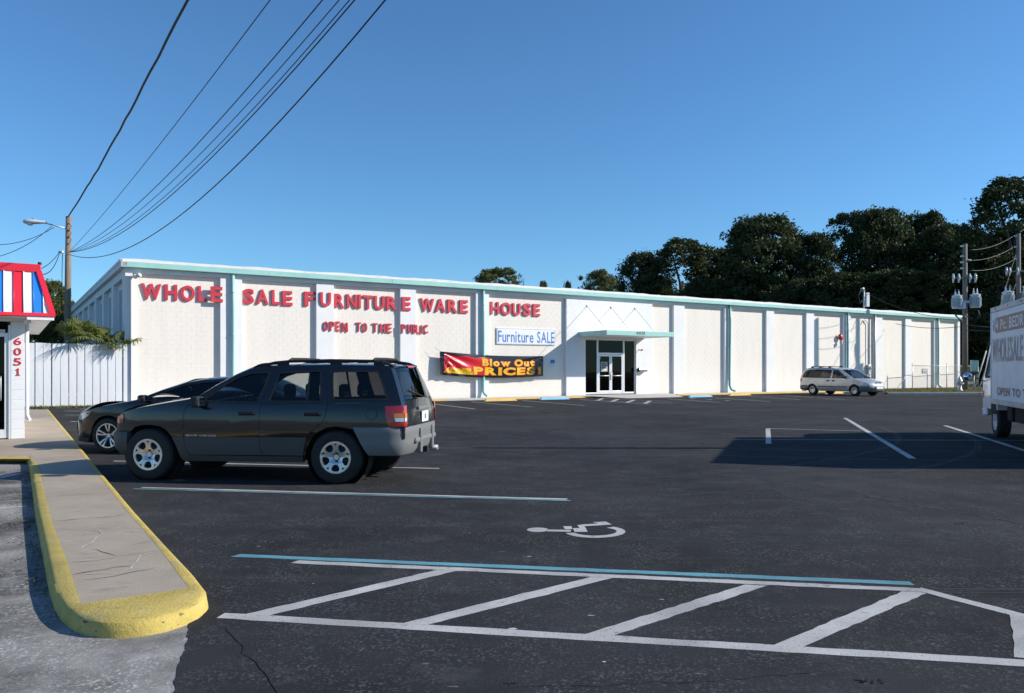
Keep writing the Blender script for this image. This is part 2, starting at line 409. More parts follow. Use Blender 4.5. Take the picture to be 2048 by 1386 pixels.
# near accessible bay: hatched aisle, blue and white lines
pstripe('aisle_line', 440, 1231, 2048+120, 1333, .105, M_white_line)
pstripe('aisle_line', 592, 1124, 1850, 1181, .095, M_white_line, z=.002)
pstripe('blue_bay_line', 474, 1111, 1828, 1167, .095, M_blue_line)
pstripe('aisle_line', 1835, 1178, 2075, 1240, .10, M_white_line, z=.0026)
pstripe('aisle_line', 2040, 1232, 2052, 1318, .10, M_white_line, z=.003)
L1a, L1b, L2a, L2b = gp(440, 1231), gp(2168, 1333), gp(592, 1124), gp(1850, 1181)      # centre lines of the aisle borders
def xline(p, q, a, b):
    """where line p-q crosses line a-b on the ground"""
    r_, s_ = q-p, b-a; k = ((a.x-p.x)*s_.y-(a.y-p.y)*s_.x)/(r_.x*s_.y-r_.y*s_.x); return p+r_*k
for x0, y0, x1, y1 in ((495, 1234, 905, 1138), (838, 1246, 1215, 1152), (1210, 1266, 1522, 1167), (1588, 1287, 1835, 1182)):
    a, b = gp(x0, y0), gp(x1, y1); u = (b-a).normalized(); p_ = Vector((-u.y, u.x, 0))*.062; vs = []; fs = []; e1 = (xline(a+p_, b+p_, L1a, L1b), xline(a+p_, b+p_, L2a, L2b)); e2 = (xline(a-p_, b-p_, L1a, L1b), xline(a-p_, b-p_, L2a, L2b)); n = 22
    for i in range(n+1):
        jj = Vector((rl.uniform(-.006, .006), rl.uniform(-.006, .006), 0)) if 0 < i < n else Vector((0, 0, 0))
        vs += [e1[0].lerp(e1[1], i/n)+jj+Vector((0, 0, .0006)), e2[0].lerp(e2[1], i/n)-jj+Vector((0, 0, .0006))]
        if i: fs.append((2*i-2, 2*i-1, 2*i+1, 2*i))
    MB().add(vs, fs).build('hatch_line', M_white_line, lot)
pstripe('bay_line', 282, 975, 1135, 998.5, .085, M_white_line)
pstripe('blue_bay_line', 264, 977.5, 1143, 1001.5, .055, M_blue_line, z=.002)
pstripe('bay_line', 226, 922, 880, 937, .09, M_white_line)
for x0, y0, x1, y1 in ((130, 830, 260, 831), (142, 843, 250, 845), (158, 818, 380, 819), (128, 822, 240, 823)):
    pstripe('bay_line', x0, y0, x1, y1, .1, M_white_line)
# middle of the lot
pstripe('bay_line', 1536, 857, 1537, 887, .11, M_white_line)
pstripe('bay_line', 1535, 857, 1722, 862, .10, M_far_line, z=.002)
pstripe('bay_line', 1690, 836, 1825, 917, .12, M_white_line)
pstripe('bay_line', 1890, 851, 2090, 914, .12, M_white_line)
pstripe('bay_line', 1470, 879, 2100, 881, .07, M_far_line)
# along the building
for x0, y0, x1, y1 in ((851, 806, 950, 818), (942, 803.5, 1063, 814), (1045, 801, 1170, 811), (1160, 799, 1300, 808.5), (1335, 797.5, 1440, 805), (1430, 795.5, 1540, 803), (1500, 793, 1600, 799), (1570, 791.5, 1690, 799)):
    pstripe('bay_line', x0, y0, x1, y1, .12, M_far_line)
pstripe('aisle_line', 1155, 799.5, 1345, 806.5, .1, M_far_line, z=.002)
pstripe('aisle_line', 1196, 796.5, 1340, 803, .1, M_far_line, z=.0024)
for x0, y0, x1, y1 in ((1206, 797, 1195, 801), (1236, 798.5, 1224, 803), (1268, 800, 1254, 805.3), (1300, 802, 1290, 807)):
    pstripe('hatch_line', x0, y0, x1, y1, .2, M_white_line, z=.0034)
for px, py in ((1380, 797), (1415, 799.5), (1450, 801.5)):
    a = gp(px, py); stripe('paint_mark', a, a+D_*.35, .22, M_white_line, z=.002)
# painted wheelchair symbol
def ppoly(name, pts, m, z=.0012, parent=lot): return sheet(name, [gp(*p) for p in pts], z, m, parent, kind=None)
def z8(*pp): return [(1000+a/1.954, 980+b/1.954) for a, b in pp]
ppoly('wheelchair_symbol', z8(*[(147+42*math.cos(t_), 155.5+8.5*math.sin(t_)) for t_ in [i*math.pi/10 for i in range(20)]]), M_white_line)
ppoly('wheelchair_symbol', z8((186, 155), (277, 156), (276, 163.5), (182, 162)), M_white_line)
ppoly('wheelchair_symbol', z8((247, 142), (279, 142), (283, 153), (254, 153)), M_white_line)
ppoly('wheelchair_symbol', z8((284, 150), (312, 149), (302, 138), (326, 134.5), (384, 131.5), (362, 126), (414, 123.5), (437, 135), (392, 138), (330, 141.5), (343, 163.5), (292, 164)), M_white_line)
ring = [(372+118*math.cos(R(a)), 163+24*math.sin(R(a))) for a in range(168, -62, -10)] + [(372+84*math.cos(R(a)), 162+16.5*math.sin(R(a))) for a in range(-58, 170, 10)]
ppoly('wheelchair_symbol', z8(*ring), M_white_line)
# tar cracks
def crack(name, pts, w, m, z, parent, seed=1, wob=.02):
    rr = random.Random(seed); P = [Vector((p[0], p[1], z)) for p in pts]; Q = [P[0]]
    for a, b in zip(P[:-1], P[1:]):
        n = max(2, int((b-a).length/.07))
        for i in range(1, n+1):
            q = a.lerp(b, i/n)
            if i < n: q += Vector((rr.uniform(-wob, wob), rr.uniform(-wob, wob), 0))
            Q.append(q)
    vs = []; fs = []
    for i, q in enumerate(Q):
        t_ = (Q[min(i+1, len(Q)-1)]-Q[max(0, i-1)]); t_.z = 0; t_.normalize(); p = Vector((-t_.y, t_.x, 0))
        ww = w*rr.uniform(.3, 1.3)*(0.3 if i in (0, len(Q)-1) else 1)
        vs += [q+p*ww/2, q-p*ww/2]
        if i: fs.append((2*i-2, 2*i-1, 2*i+1, 2*i))
    return MB().add(vs, fs).build(name, m, parent)
M_skid = mat('tyre_mark', (.020, .020, .021), .7, var=.3, scale=6); M_dust = mat('pale_scuff', (.09, .09, .088), .9, var=.3, scale=14)
rt_ = random.Random(77)
for i, (cx_, cy_, r_, a0, a1) in enumerate(((9.5, 3.2, 4.0, 95, 170), (9.7, 3.2, 5.5, 100, 165), (3.5, 13.5, 6.5, 200, 285), (3.5, 13.5, 8.0, 205, 290), (8, 26, 11, 190, 280), (8, 26, 12.5, 195, 285), (-4, 24, 14, 290, 350), (-4, 24, 15.5, 292, 352))):
    for k in range(3):
        rr_ = r_+k*.045; pts = [Vector((cx_+rr_*math.cos(R(a0+(a1-a0)*j/40)), cy_+rr_*math.sin(R(a0+(a1-a0)*j/40)), 0)) for j in range(41)]
        vs = []; fs = []
        for j, p in enumerate(pts):
            q = (pts[min(j+1, 40)]-pts[max(j-1, 0)]).normalized(); w_ = rt_.uniform(.004, .014); nn_ = Vector((-q.y, q.x, 0))*w_; vs += [p+nn_+Vector((0, 0, .0007)), p-nn_+Vector((0, 0, .0007))]
            if j and rt_.random() < .8: fs.append((2*j-2, 2*j-1, 2*j+1, 2*j))
        MB().add(vs, fs).build('tyre_mark', M_skid, lot)
for i in range(34):                                            # pale scuffs and crumbs
    x, y = rt_.uniform(450, 2000), rt_.uniform(960, 1380); p = gp(x, y); n = 7; s_ = rt_.uniform(.004, .02)
    sheet('scuff', [(p.x+math.cos(6.283*k/n)*s_*rt_.uniform(.5, 2.2), p.y+math.sin(6.283*k/n)*s_*rt_.uniform(.3, 1)) for k in range(n)], .0009, M_dust if i % 4 else M_crack_l, lot, kind=None)
crack('crack', [gp(452, 1256), gp(478, 1285), gp(500, 1315), gp(530, 1345), gp(560, 1395)], .012, M_crack, .003, lot, 1)
crack('crack', [gp(1570, 960), gp(1820, 1010), gp(2060, 1050)], .02, M_crack, .003, lot, 4, .05)
crack('crack', [gp(1000, 1378), gp(1400, 1362), gp(1700, 1345)], .008, M_crack, .003, lot, 5, .02)

# ------------------------------------------------------------------ island walk with yellow kerb
ZK = .09
def k15(pp): return [gp(x, y, ZK) for x, y in pp]
outer_r = k15([(97, 818.5), (130, 857), (163, 896), (205, 946), (270, 1022), (340, 1097), (393, 1152), (411, 1176)])
front = k15([(412, 1190), (396, 1206), (368, 1219), (330, 1231), (286, 1239), (240, 1243), (204, 1242), (172, 1236), (148, 1226), (128, 1210), (114, 1189)])
outer_l = k15([(103, 1160), (88, 1085), (73.5, 1016), (65, 955), (60, 922), (55, 911.5)])
far_l = k15([(-60, 911.5), (-500, 911.5)])
far_b = [Vector((-40, 18, ZK)), Vector((-40, 30, ZK)), W(-16, .05, ZK), W(-6.2, .05, ZK)]
outline = outer_r+front+outer_l+far_l+far_b
walk = thing('sidewalk', None, None); walk['kind'] = 'structure'
in_r = k15([(92, 819), (126, 861), (154, 896), (190, 941), (252, 1019), (318, 1095), (378, 1175)])
in_l = k15([(161, 1206), (135, 1122), (106, 1049), (93, 1000), (84, 963), (76, 927), (62, 917.5)])
in_f = k15([(-60, 917.5), (-500, 917.5)])
sheet('walk_slab', in_r+in_l+in_f+far_b, ZK-.004, M_conc, walk, kind=None)
# yellow kerb: ring between the outline and the slab, with its rounded face
rk = random.Random(11)
def kerb_run(name, ou, inn, closed_gap=True):
    vs = []; fs = []; n = len(ou)
    for i in range(n):
        o, q = ou[i], inn[i]; t_ = (ou[min(i+1, n-1)]-ou[max(i-1, 0)]); t_.z = 0; t_.normalize(); nrm = Vector((t_.y, -t_.x, 0))
        if nrm.dot(o-q) < 0: nrm = -nrm
        j = rk.uniform(-.002, .002)
        prof = [(q, -.003), (o-nrm*.035, 0), (o-nrm*.008, -.012), (o+nrm*(.004+j), -.03), (o+nrm*(.010+j*1.5), -.065), (o+nrm*.016, -.12)]
        vs += [p+Vector((0, 0, dz)) for p, dz in prof]
        if i:
            b0, b1 = (i-1)*6, i*6
            for k in range(5): fs.append((b0+k, b1+k, b1+k+1, b0+k+1))
    bmx = MB().add(vs, fs, True); o = bmx.build(name, M_yellow, walk, 33)
    return o
def resample(P, n):
    L = [0]
    for a, b in zip(P[:-1], P[1:]): L.append(L[-1]+(b-a).length)
    out = []
    for i in range(n):
        s_ = L[-1]*i/(n-1); k = max(j for j in range(len(L)) if L[j] <= s_+1e-9); k = min(k, len(P)-2)
        out.append(P[k].lerp(P[k+1], (s_-L[k])/max(1e-9, L[k+1]-L[k])))
    return out
def jitter(P, a):
    return [p+Vector((rk.uniform(-a, a), rk.uniform(-a, a), 0)) for p in P]
ko = resample(outer_r, 60)+resample([outer_r[-1]]+front+[outer_l[0]], 42)[1:]+resample(outer_l, 50)[1:]
ki = resample(in_r, 60)+[in_r[-1].lerp(in_l[0], min(1, max(0, (i/41-.12)/.60))) for i in range(1, 42)]+resample(in_l, 50)[1:]
kerb_run('kerb', ko, ki)
kerb_run('kerb', [outer_l[-1]]+far_l, [in_l[-1]]+in_f)
# joints and pale cracks of the slab
def z7(pp): return [gp(a/2.448, 820+b/2.448, ZK) for a, b in pp]
for i, (pp, w, m) in enumerate(((((255, 545), (420, 530), (560, 520), (625, 505)), .010, M_crack), (((290, 582), (400, 580), (480, 590), (500, 604), (455, 640), (400, 672), (320, 688)), .013, M_crack_l),
        (((480, 592), (560, 580), (640, 562)), .012, M_crack_l), (((445, 678), (520, 698), (570, 712)), .011, M_crack), (((780, 690), (690, 706), (672, 740), (640, 775), (560, 800), (390, 800)), .014, M_crack_l),
        (((350, 805), (470, 785), (560, 768), (650, 760)), .012, M_crack), (((400, 832), (560, 812), (760, 770)), .008, M_crack), (((215, 425), (400, 412), (540, 405)), .008, M_crack), (((340, 745), (480, 735), (600, 712), (780, 688)), .008, M_crack),
        (((290, 620), (380, 612), (470, 600)), .010, M_crack_l), (((640, 660), (700, 648), (745, 640)), .006, M_crack))):
    crack('crack', z7(pp), w, m, ZK-.0015, walk, 20+i, .012)
for yy in (845, 868, 893):
    crack('slab_joint', [gp(-30, yy, ZK), gp(95+(yy-818)*.8, yy-2, ZK)], .012, M_crack, ZK-.0015, walk, yy, .004)
# spalls on the kerb edge
for (a, b) in ((375, 1000), (432, 1035), (520, 1045), (610, 1046), (735, 1028), (790, 1016), (872, 1000), (560, 1048), (690, 1036)):
    p = gp(a/2.448, 820+b/2.448, ZK-.022); rr = random.Random(int(a)); mb = MB(); n = 9; r0 = rr.uniform(.02, .05)
    c = p+Vector((0, -.002, 0))
    ringv = [c+Vector((math.cos(2*math.pi*k/n)*r0*rr.uniform(.6, 1.5), -.003+.012*rr.random(), math.sin(2*math.pi*k/n)*.012*rr.uniform(.5, 1.3))) for k in range(n)]
    mb.add([c+Vector((0, -.012, 0))]+ringv, [(0, k+1, (k+1) % n+1) for k in range(n)], True)
    mb.build('kerb_spall', M_dirt if rr.random() < .45 else M_yellow, walk)
# old lot stripes left of the island
oldlot = bpy.data.objects['old_asphalt']
for x0, y0, x1, y1 in ((-40, 936, 36, 921), (-60, 968, 40, 946), (-60, 1020, 48, 1012)):
    pstripe('bay_line', x0, y0, x1, y1, .1, M_white_line, parent=oldlot, z=-.0018)
# litter in the gutter
rr = random.Random(5); mb = MB()
gut = resample(outer_l[:5], 200)
for i in range(420):
    p = gut[rr.randrange(200)]+Vector((-abs(rr.gauss(.05, .09))-.03, rr.uniform(-.06, .06), 0)); p.z = .0
    a = rr.uniform(0, 6.28); s_ = rr.uniform(.008, .022); u = Vector((math.cos(a), math.sin(a), rr.uniform(-.3, .3)))*s_; v = Vector((-math.sin(a), math.cos(a), rr.uniform(-.4, .4)))*s_*.6
    h = Vector((0, 0, rr.uniform(.004, .02))); mb.add([p-u+h, p-v+h, p+u+h, p+v+h], [(0, 1, 2, 3)])
tag(mb.build('leaf_litter', M_dirt), 'brown leaf litter lying in the gutter left of the yellow kerb', 'litter', kind='stuff')
# small debris on the lot
def debris(name, p, s_, label, seed):
    rr = random.Random(seed); mb = MB()
    for i in range(7):
        a = rr.uniform(0, 6.28); q = p+Vector((rr.uniform(-s_, s_), rr.uniform(-s_, s_)*.6, .002)); u = Vector((math.cos(a), math.sin(a), rr.uniform(.1, .6)))*s_*rr.uniform(.5, 1)
        v = Vector((-math.sin(a), math.cos(a), .2))*s_*.35; mb.add([q, q+u*.5-v, q+u, q+u*.5+v], [(0, 1, 2, 3)])
    tag(mb.build(name, M_crack), label, 'debris')
debris('dead_leaf', gp(1741, 1363), .035, 'crumpled dark leaf on the asphalt below the hatched aisle', 2)
debris('dead_leaf', gp(1918, 1048), .03, 'tiny dark leaf lying alone on the open asphalt at right', 3)
debris('dead_leaf', gp(1026, 1369), .02, 'small dark scrap at the bottom edge of the lot', 4)

# ------------------------------------------------------------------ warehouse
WH = thing('warehouse_building', 'long low cream block warehouse with white pilasters and teal gutter', 'building', P0, RZ)
for nd_ in M_wall.node_tree.nodes:
    if nd_.type == 'TEX_COORD': nd_.object = WH
PIL = [(3.63, 4.57), (8.02, 8.88), (12.36, 13.22), (16.75, 17.55), (22.72, 29.28), (31.08, 31.99), (35.65, 36.27), (39.71, 40.48), (43.95, 44.78), (48.25, 49.03), (52.08, 53.04), (56.11, 56.93), (60.21, 61.02)]
TE = 64.06; RD = .17; DO = (24.12, 27.95, 3.37)
def wbox(name, a, b, m, parent=WH): return MB().box(a, b).build(name, m, parent)
# backing wall (mortar plane) and rest of the shell
wbox('wall', (0, RD+.0038, -.2), (DO[0]-.02, .45, 5.86), M_wall); wbox('wall', (DO[1]+.02, RD+.0038, -.2), (TE, .45, 5.86), M_wall)
wbox('wall', (DO[0]-.02, RD+.0038, DO[2]), (DO[1]+.02, .45, 5.86), M_wall)
wbox('side_wall', (.0, .451, -.2), (.35, 46, 5.86), M_side); wbox('side_wall', (TE-.35, .451, -.2), (TE, 46, 5.86), M_side); wbox('rear_wall', (.35, 45.6, -.2), (TE-.35, 46, 5.86), M_side)
for k in range(11):
    y0 = .2+k*4.3; wbox('side_pilaster', (-.22, y0, -.2), (-.001, y0+.85, 5.5), M_side)
wbox('side_beam', (-.22, .0, 5.5), (-.001, 46, 5.86), M_side)
for k in range(11):
    y0 = .2+k*4.3+.9
    wbox('side_grey_panel', (-.02, y0+.3, 2.6), (-.003, y0+2.9, 5.2), mat('side_panel_grey', (.36, .38, .41), .8, var=.05))  # flat darker grey panel set on the wall face; nothing is cut in
wbox('side_fascia', (-.40, -.25, 5.86), (-.18, 46.1, 6.08), M_side)
wbox('roof', (.05, .5, 5.87), (TE-.05, 45.9, 6.0), M_roof)
# pilasters and beam
wbox('pilaster', (-.001, 0, -.2), (.06, RD+.0030, 5.66), M_pil)
for a, b in PIL:
    if b-a < 3: wbox('pilaster', (a, 0, -.2), (b, RD+.0030, 5.66), M_pil)
wbox('pilaster', (63.7, 0, -.2), (TE, RD+.0030, 5.66), M_pil)
wbox('beam', (-.001, 0, 5.66), (TE, RD+.0030, 5.86), M_pil)
# entrance bay: plain plaster below, painted block above
ea, eb = 22.72, 29.28
wbox('entrance_wall', (ea, .008, -.2), (DO[0]-.02, RD, 3.5), M_pil); wbox('entrance_wall', (DO[1]+.02, .008, -.2), (eb, RD, 3.5), M_pil)
wbox('entrance_wall', (ea, .0038, 3.5), (eb, RD, 5.66), M_pil); wbox('lintel', (DO[0]-.02, .008, DO[2]), (DO[1]+.02, RD, 3.5), M_pil)
# concrete blocks: the nearest 300 as objects, the rest joined
BL, BH, J = .4066, .2033, .0037
def block_vf(w, h, y=0.0, x=0.0, z=0.0):
    c = .002
    vs = [(x, y+.0036, z), (x+w, y+.0036, z), (x+w, y+.0036, z+h), (x, y+.0036, z+h), (x+c, y, z+c), (x+w-c, y, z+c), (x+w-c, y, z+h-c), (x+c, y, z+h-c)]
    return vs, [(4, 5, 6, 7), (0, 1, 5, 4), (1, 2, 6, 5), (2, 3, 7, 6), (3, 0, 4, 7)]
bme = MB().add(*block_vf(BL-J, BH-J)).mesh('block'); bme.materials.append(M_wall)
rb = random.Random(9); rest = MB(); restw = MB(); nblk = 0
spans = []; prev = .06
for a, b in PIL: spans.append((prev, a)); prev = b
spans.append((prev, 63.7))
for a, b in spans:
    for c in range(28):
        z = .0+c*BH; h = min(BH-J, 5.655-z)
        if h < .03: continue
        t0 = math.floor(a/BL)*BL-(BL/2 if c % 2 else 0)
        while t0 < b:
            x0, x1 = max(a+.001, t0), min(b-.001, t0+BL-J)
            if x1-x0 > .02:
                yy = RD+rb.uniform(-.0006, .0005)
                if nblk < 300 and z > .2:
                    o = link('block', bme, None, WH, (x0, yy, z)); o.scale = ((x1-x0)/(BL-J), 1, h/(BH-J)); nblk += 1
                else: rest.add(*block_vf(x1-x0, h, yy, x0, z))
            t0 += BL
tag(rest.build('blockwork', M_wall, WH), kind='stuff')
for c in range(0, 11):
    z = 3.47+c*BH; h = min(BH-J, 5.655-z); t0 = math.floor(ea/BL)*BL-(BL/2 if c % 2 else 0)
    while t0 < eb and h > .03:
        x0, x1 = max(ea+.002, t0), min(eb-.002, t0+BL-J)
        if x1-x0 > .02: restw.add(*block_vf(x1-x0, h, rb.uniform(-.0006, .0004), x0, z))
        t0 += BL
tag(restw.build('blockwork', M_pil, WH), kind='stuff')
# gutter fascia in lengths, coping with an uneven top
t0 = -.4; k = 0
while t0 < TE:
    t1 = min(t0+6.1, TE+.1); MB().cbox((t0+.002, -.25, 5.86), (t1-.002, -.003, 6.08), .012).build('gutter', M_teal, WH); t0 = t1
mb = MB(); vs = []; fs = []; n = 130
hs = [6.21+rb.uniform(-.012, .02)+.012*math.sin(i*.7) for i in range(n+1)]
for i in range(n+1):
    t = -.36+(TE+.42)*i/n
    vs += [(t, -.235, 6.085), (t, -.225, hs[i]-.02), (t, -.16, hs[i]), (t, .5, hs[i]+.02), (t, .5, 6.0)]
    if i: 
        for q in range(4): fs.append(((i-1)*5+q, i*5+q, i*5+q+1, (i-1)*5+q+1))
fs += [(0, 1, 2, 3, 4), tuple(n*5+q for q in (4, 3, 2, 1, 0))]
mb.add(vs, fs).build('coping', M_cope, WH)
mb = MB(); mb.box((-.42, -.2, 6.085), (-.15, 46, 6.2)); mb.build('side_coping', M_cope, WH)
# downspouts
for i, (px, mm) in enumerate(((465, M_teal), (965, M_teal), (1457, M_teal_d), (1693, M_teal_d), (1874, M_teal_d))):
    t = wt(px, 700)[0]
    pts = [(t, -.10, 5.9), (t, -.10, 4.6), (t+.01, -.10, 3.0), (t, -.10, 1.5), (t, -.10, .42), (t+.03, -.16, .27), (t+.13, -.3, .16)]
    if i == 2: pts = [(t, -.1, 5.9), (t+.05, -.1, 4.8), (t+.02, -.1, 3.2), (t-.02, -.1, 1.2), (t-.02, -.12, .55), (t+.08, -.18, .28), (t+.3, -.32, .17)]
    d_ = MB().tube(pts, .075, 10).build('downspout', mm, WH)
    for z in (1.0, 3.1, 5.0): MB().tube([(t, -.10, z), (t, -.10, z+.06)], .083, 10).build('strap', mm, d_)
# conduit and pipes on the far bays
tp = wt(1748, 700)[0]; MB().tube([(tp, -.07, 5.8), (tp, -.07, .9)], .06, 8).build('conduit', M_galv, WH)
# canopy with its tie rods and numerals
CT0, CT1, CO = 23.64, 28.62, 2.5
can = MB().box((CT0, -CO, 3.53), (CT1, -.002, 3.56)).build('canopy', M_white, WH)
MB().cbox((CT0-.03, -CO-.03, 3.5), (CT1+.03, -CO, 3.77), .01).build('canopy_fascia', M_teal, can)
MB().cbox((CT0-.03, -CO, 3.5), (CT0, -.003, 3.77), .01).build('canopy_fascia', M_teal, can); MB().cbox((CT1, -CO, 3.5), (CT1+.03, -.003, 3.77), .01).build('canopy_fascia', M_teal, can)
wbox('canopy_roof', (CT0, -CO, 3.66), (CT1, -.004, 3.7), M_cope, can)
for (ax, ay), fx in zip(((1174, 612), (1222, 614.7), (1270, 617)), (1214, 1262, 1310)):
    t, z = wt(ax, ay); tf = wt(fx, 662, 2.4)[0]
    MB().tube([(t, .005, z), (tf, -2.4, 3.74)], .012, 6).build('tie_rod', M_galv, can)
    MB().cbox((t-.05, -.03, z-.06), (t+.05, .007, z+.06), .01).build('anchor_plate', M_galv, can)
tA = wt(1273, 660, 2.53)[0]; tB = wt(1289.5, 660, 2.53)[0]
textline('numeral', '6025', lambda a, b, d: (tA+a, -CO-.036+d, 3.58+b), tB-tA+.02, .17, M_blk, can, bold=.02, depth=.004, cap='0')
# shopfront
def z2(x, y, out=-.08): return wt(1120+x/6.028, 590+y/6.028, out)
FY = .09                                              # depth of the frames behind the wall face
x0, x1, zt = DO[0], DO[1], DO[2]; zb = .13
tm0, tm1 = z2(455, 600)[0], z2(771, 600)[0]; zd = z2(600, 712)[1]
sf = WH
def bar(name, a, b, c, d2, w0=.0, w1=.1, m=M_alu, parent=sf): return MB().cbox((a, FY+w0, c), (b, FY+w1, d2), .008).build(name, m, parent)
bar('frame', x0, x0+.05, zb, zt); bar('frame', x1-.05, x1, zb, zt); bar('frame', x0+.05, x1-.05, zt-.05, zt); bar('frame', x0+.05, tm0-.06, zb, zb+.1); bar('frame', tm1+.06, x1-.05, zb, zb+.1)
bar('mullion', tm0-.06, tm0+.06, zb, zt-.05); bar('mullion', tm1-.06, tm1+.06, zb, zt-.05); bar('transom', tm0+.06, tm1-.06, zd-.02, zd+.08)
def pane(name, a, b, c, d2, y=.05, parent=sf, m=M_dark_glass): return MB().box((a, FY+y, c), (b, FY+y+.008, d2)).build(name, m, parent)
pane('window_pane', x0+.05, tm0-.06, zb+.1, zt-.05); pane('window_pane', tm1+.06, x1-.05, zb+.1, zt-.05); pane('window_pane', tm0+.06, tm1-.06, zd+.08, zt-.05)
tmid = (tm0+tm1)/2
for s_, a, b in ((1, tm0+.065, tmid-.005), (-1, tmid+.005, tm1-.065)):
    dr = pane('door', a+.09, b-.09, zb+.2, zd-.13)
    bar('door_frame', a, a+.1, zb, zd-.025, .01, .07, parent=dr); bar('door_frame', b-.1, b, zb, zd-.025, .01, .07, parent=dr)
    bar('door_frame', a+.1, b-.1, zb, zb+.2, .01, .07, parent=dr); bar('door_frame', a+.1, b-.1, zd-.14, zd-.025, .01, .07, parent=dr)
    MB().tube([(a+.1, FY+.0, 1.22), (b-.1, FY+.0, 1.22)], .028, 8).build('push_bar', M_alu, dr)
    hx = b-.05 if s_ == 1 else a+.05
    MB().tube([(hx, FY+.02, 1.0), (hx, FY-.06, 1.03), (hx, FY-.06, 1.42), (hx, FY+.02, 1.45)], .018, 8).build('door_handle', M_galv, dr)
# room behind the glass
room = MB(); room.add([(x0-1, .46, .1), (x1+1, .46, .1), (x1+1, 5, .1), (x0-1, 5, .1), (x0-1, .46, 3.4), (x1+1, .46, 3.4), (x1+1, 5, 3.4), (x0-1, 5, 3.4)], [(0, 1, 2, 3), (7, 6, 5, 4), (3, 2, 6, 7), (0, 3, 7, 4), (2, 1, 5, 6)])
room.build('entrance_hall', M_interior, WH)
# ---- things on the wall
def wthing(name, label, cat, t, out, z): 
    return thing(name, label, cat, W(t, out, z), RZ)
# red lettering
words = [('W', 281, 324), ('H', 328.6, 356), ('O', 360, 391), ('L', 395.3, 414.5), ('E', 419, 445.5), ('S', 485, 510), ('A', 512.5, 539), ('L', 543.4, 561.5), ('E', 564.7, 587), ('F', 608.4, 632), ('U', 638, 661.6), ('R', 668.7, 690.5), ('N', 693.8, 715.5), ('I', 717, 723.7), ('T', 726, 747.5), ('U', 748.5, 771), ('R', 773, 796), ('E', 802, 820.7), ('W', 841, 871), ('A', 871.5, 893), ('R', 896, 917.4), ('E', 920, 938), ('H', 981.6, 1000), ('O', 1003, 1024.6), ('U', 1026, 1043.4), ('S', 1046.8, 1064.8), ('E', 1067, 1082.3)]
LS = wthing('lettering_sign', 'large red raised capital letters in a row across the warehouse wall', 'sign', 0, 0, 0)
def on_pil(t): return any(a-.1 < t < b+.05 for a, b in PIL)
rw = random.Random(21)
for ch, a, b in words:
    ta, tb = wt(a, 590)[0], wt(b, 590)[0]; front = -.075 if (on_pil((ta+tb)/2) or abs(a-419) < 1) else .085
    dz = rw.uniform(-.012, .012); zz0, zz1 = 4.57+dz, 5.25+dz
    if ch in 'OS': zz0 -= .012; zz1 += .012
    sk = rw.uniform(-.012, .012)
    letter('letter', ch, lambda u, v, d, ta=ta, tb=tb, fr=front, zz0=zz0, zz1=zz1, sk=sk: (ta+.04+(tb-ta-.05)*u+sk*v, fr+d, zz0+(zz1-zz0)*v), M_red, LS, depth=.075, bold=.03)
LS2 = wthing('lettering_sign', 'smaller second row of red raised capital letters below the main lettering', 'sign', 0, 0, 0)
for ch, a, b in [('O', 437, 492), ('P', 505, 556), ('E', 569, 628), ('N', 642, 707), ('T', 783, 838), ('O', 847, 905), ('T', 953, 1010), ('H', 1029, 1085), ('E', 1095, 1155), ('P', 1238, 1288), ('U', 1296, 1345), ('B', 1352, 1396), ('L', 1403, 1442), ('I', 1450, 1466), ('C', 1478, 1527)]:
    ta, tb = wt(560+a/5.12, 650)[0], wt(560+b/5.12, 650)[0]; front = -.07 if on_pil((ta+tb)/2) else .09; dz = rw.uniform(-.02, .02); sk = rw.uniform(-.02, .02)
    letter('letter', ch, lambda u, v, d, ta=ta, tb=tb, fr=front, dz=dz, sk=sk: (ta+.03+(tb-ta-.04)*u+sk*v, fr+d, 3.42+dz+.46*v), M_red, LS2, depth=.055, bold=.015)
# vinyl sale sign
FS = wthing('sale_sign', 'white vinyl sign with blue lettering beneath the red letters', 'sign', 18.1, -RD+.03, 2.96)
MB().cbox((0, -.03, 0), (3.93, -.002, .91), .01).build('sign_board', M_sign_w, FS)
for a, b, c, d2 in ((.03, 3.9, .03, .045), (.03, 3.9, .865, .88), (.03, .045, .045, .865), (3.885, 3.9, .045, .865)):
    MB().box((a, -.036, c), (b, -.031, d2)).build('sign_border', mat('sign_border_blue', (.18, .33, .62), .5, var=.2), FS)
textline('letter', 'Furniture', lambda a, b, d: (.09+a, -.035+d, .12+b), 2.32, .63, M_sign_b, FS, bold=.012, cap='F')
textline('letter', 'SALE', lambda a, b, d: (2.66+a, -.035+d, .12+b), 1.18, .63, M_sign_b, FS, bold=.012)
# banner: a sagging vinyl sheet tied at the corners
BT0, BT1 = 14.51, 21.01
def banner(a, b, off=0.0):
    """a, b in 0..1 over the sheet -> local point (sags, belly and pulled folds)"""
    w = BT1-BT0; ztop = 2.52-.17*a-.10*math.sin(math.pi*a); zbot = 1.31-.09*a-.13*math.sin(math.pi*a)
    z = zbot+(ztop-zbot)*b
    belly = .05*math.sin(math.pi*a)*(.4+math.sin(math.pi*b))
    ang = math.atan2((1-b)*1.2, a*6.5+.02); rad = math.hypot(a*6.5, (1-b)*1.2)
    fold = .035*math.sin(ang*17)*math.exp(-((rad-1.3)/1.3)**2)
    ang2 = math.atan2((1-b)*1.2, (1-a)*6.5+.02); rad2 = math.hypot((1-a)*6.5, (1-b)*1.2)
    fold += .02*math.sin(ang2*15)*math.exp(-((rad2-1.0)/.9)**2)
    return Vector((w*a, -.14-belly-fold-off, z))
BN = wthing('sale_banner', 'black banner with yellow and red lettering tied across the downspout', 'banner', BT0, 0, 0)
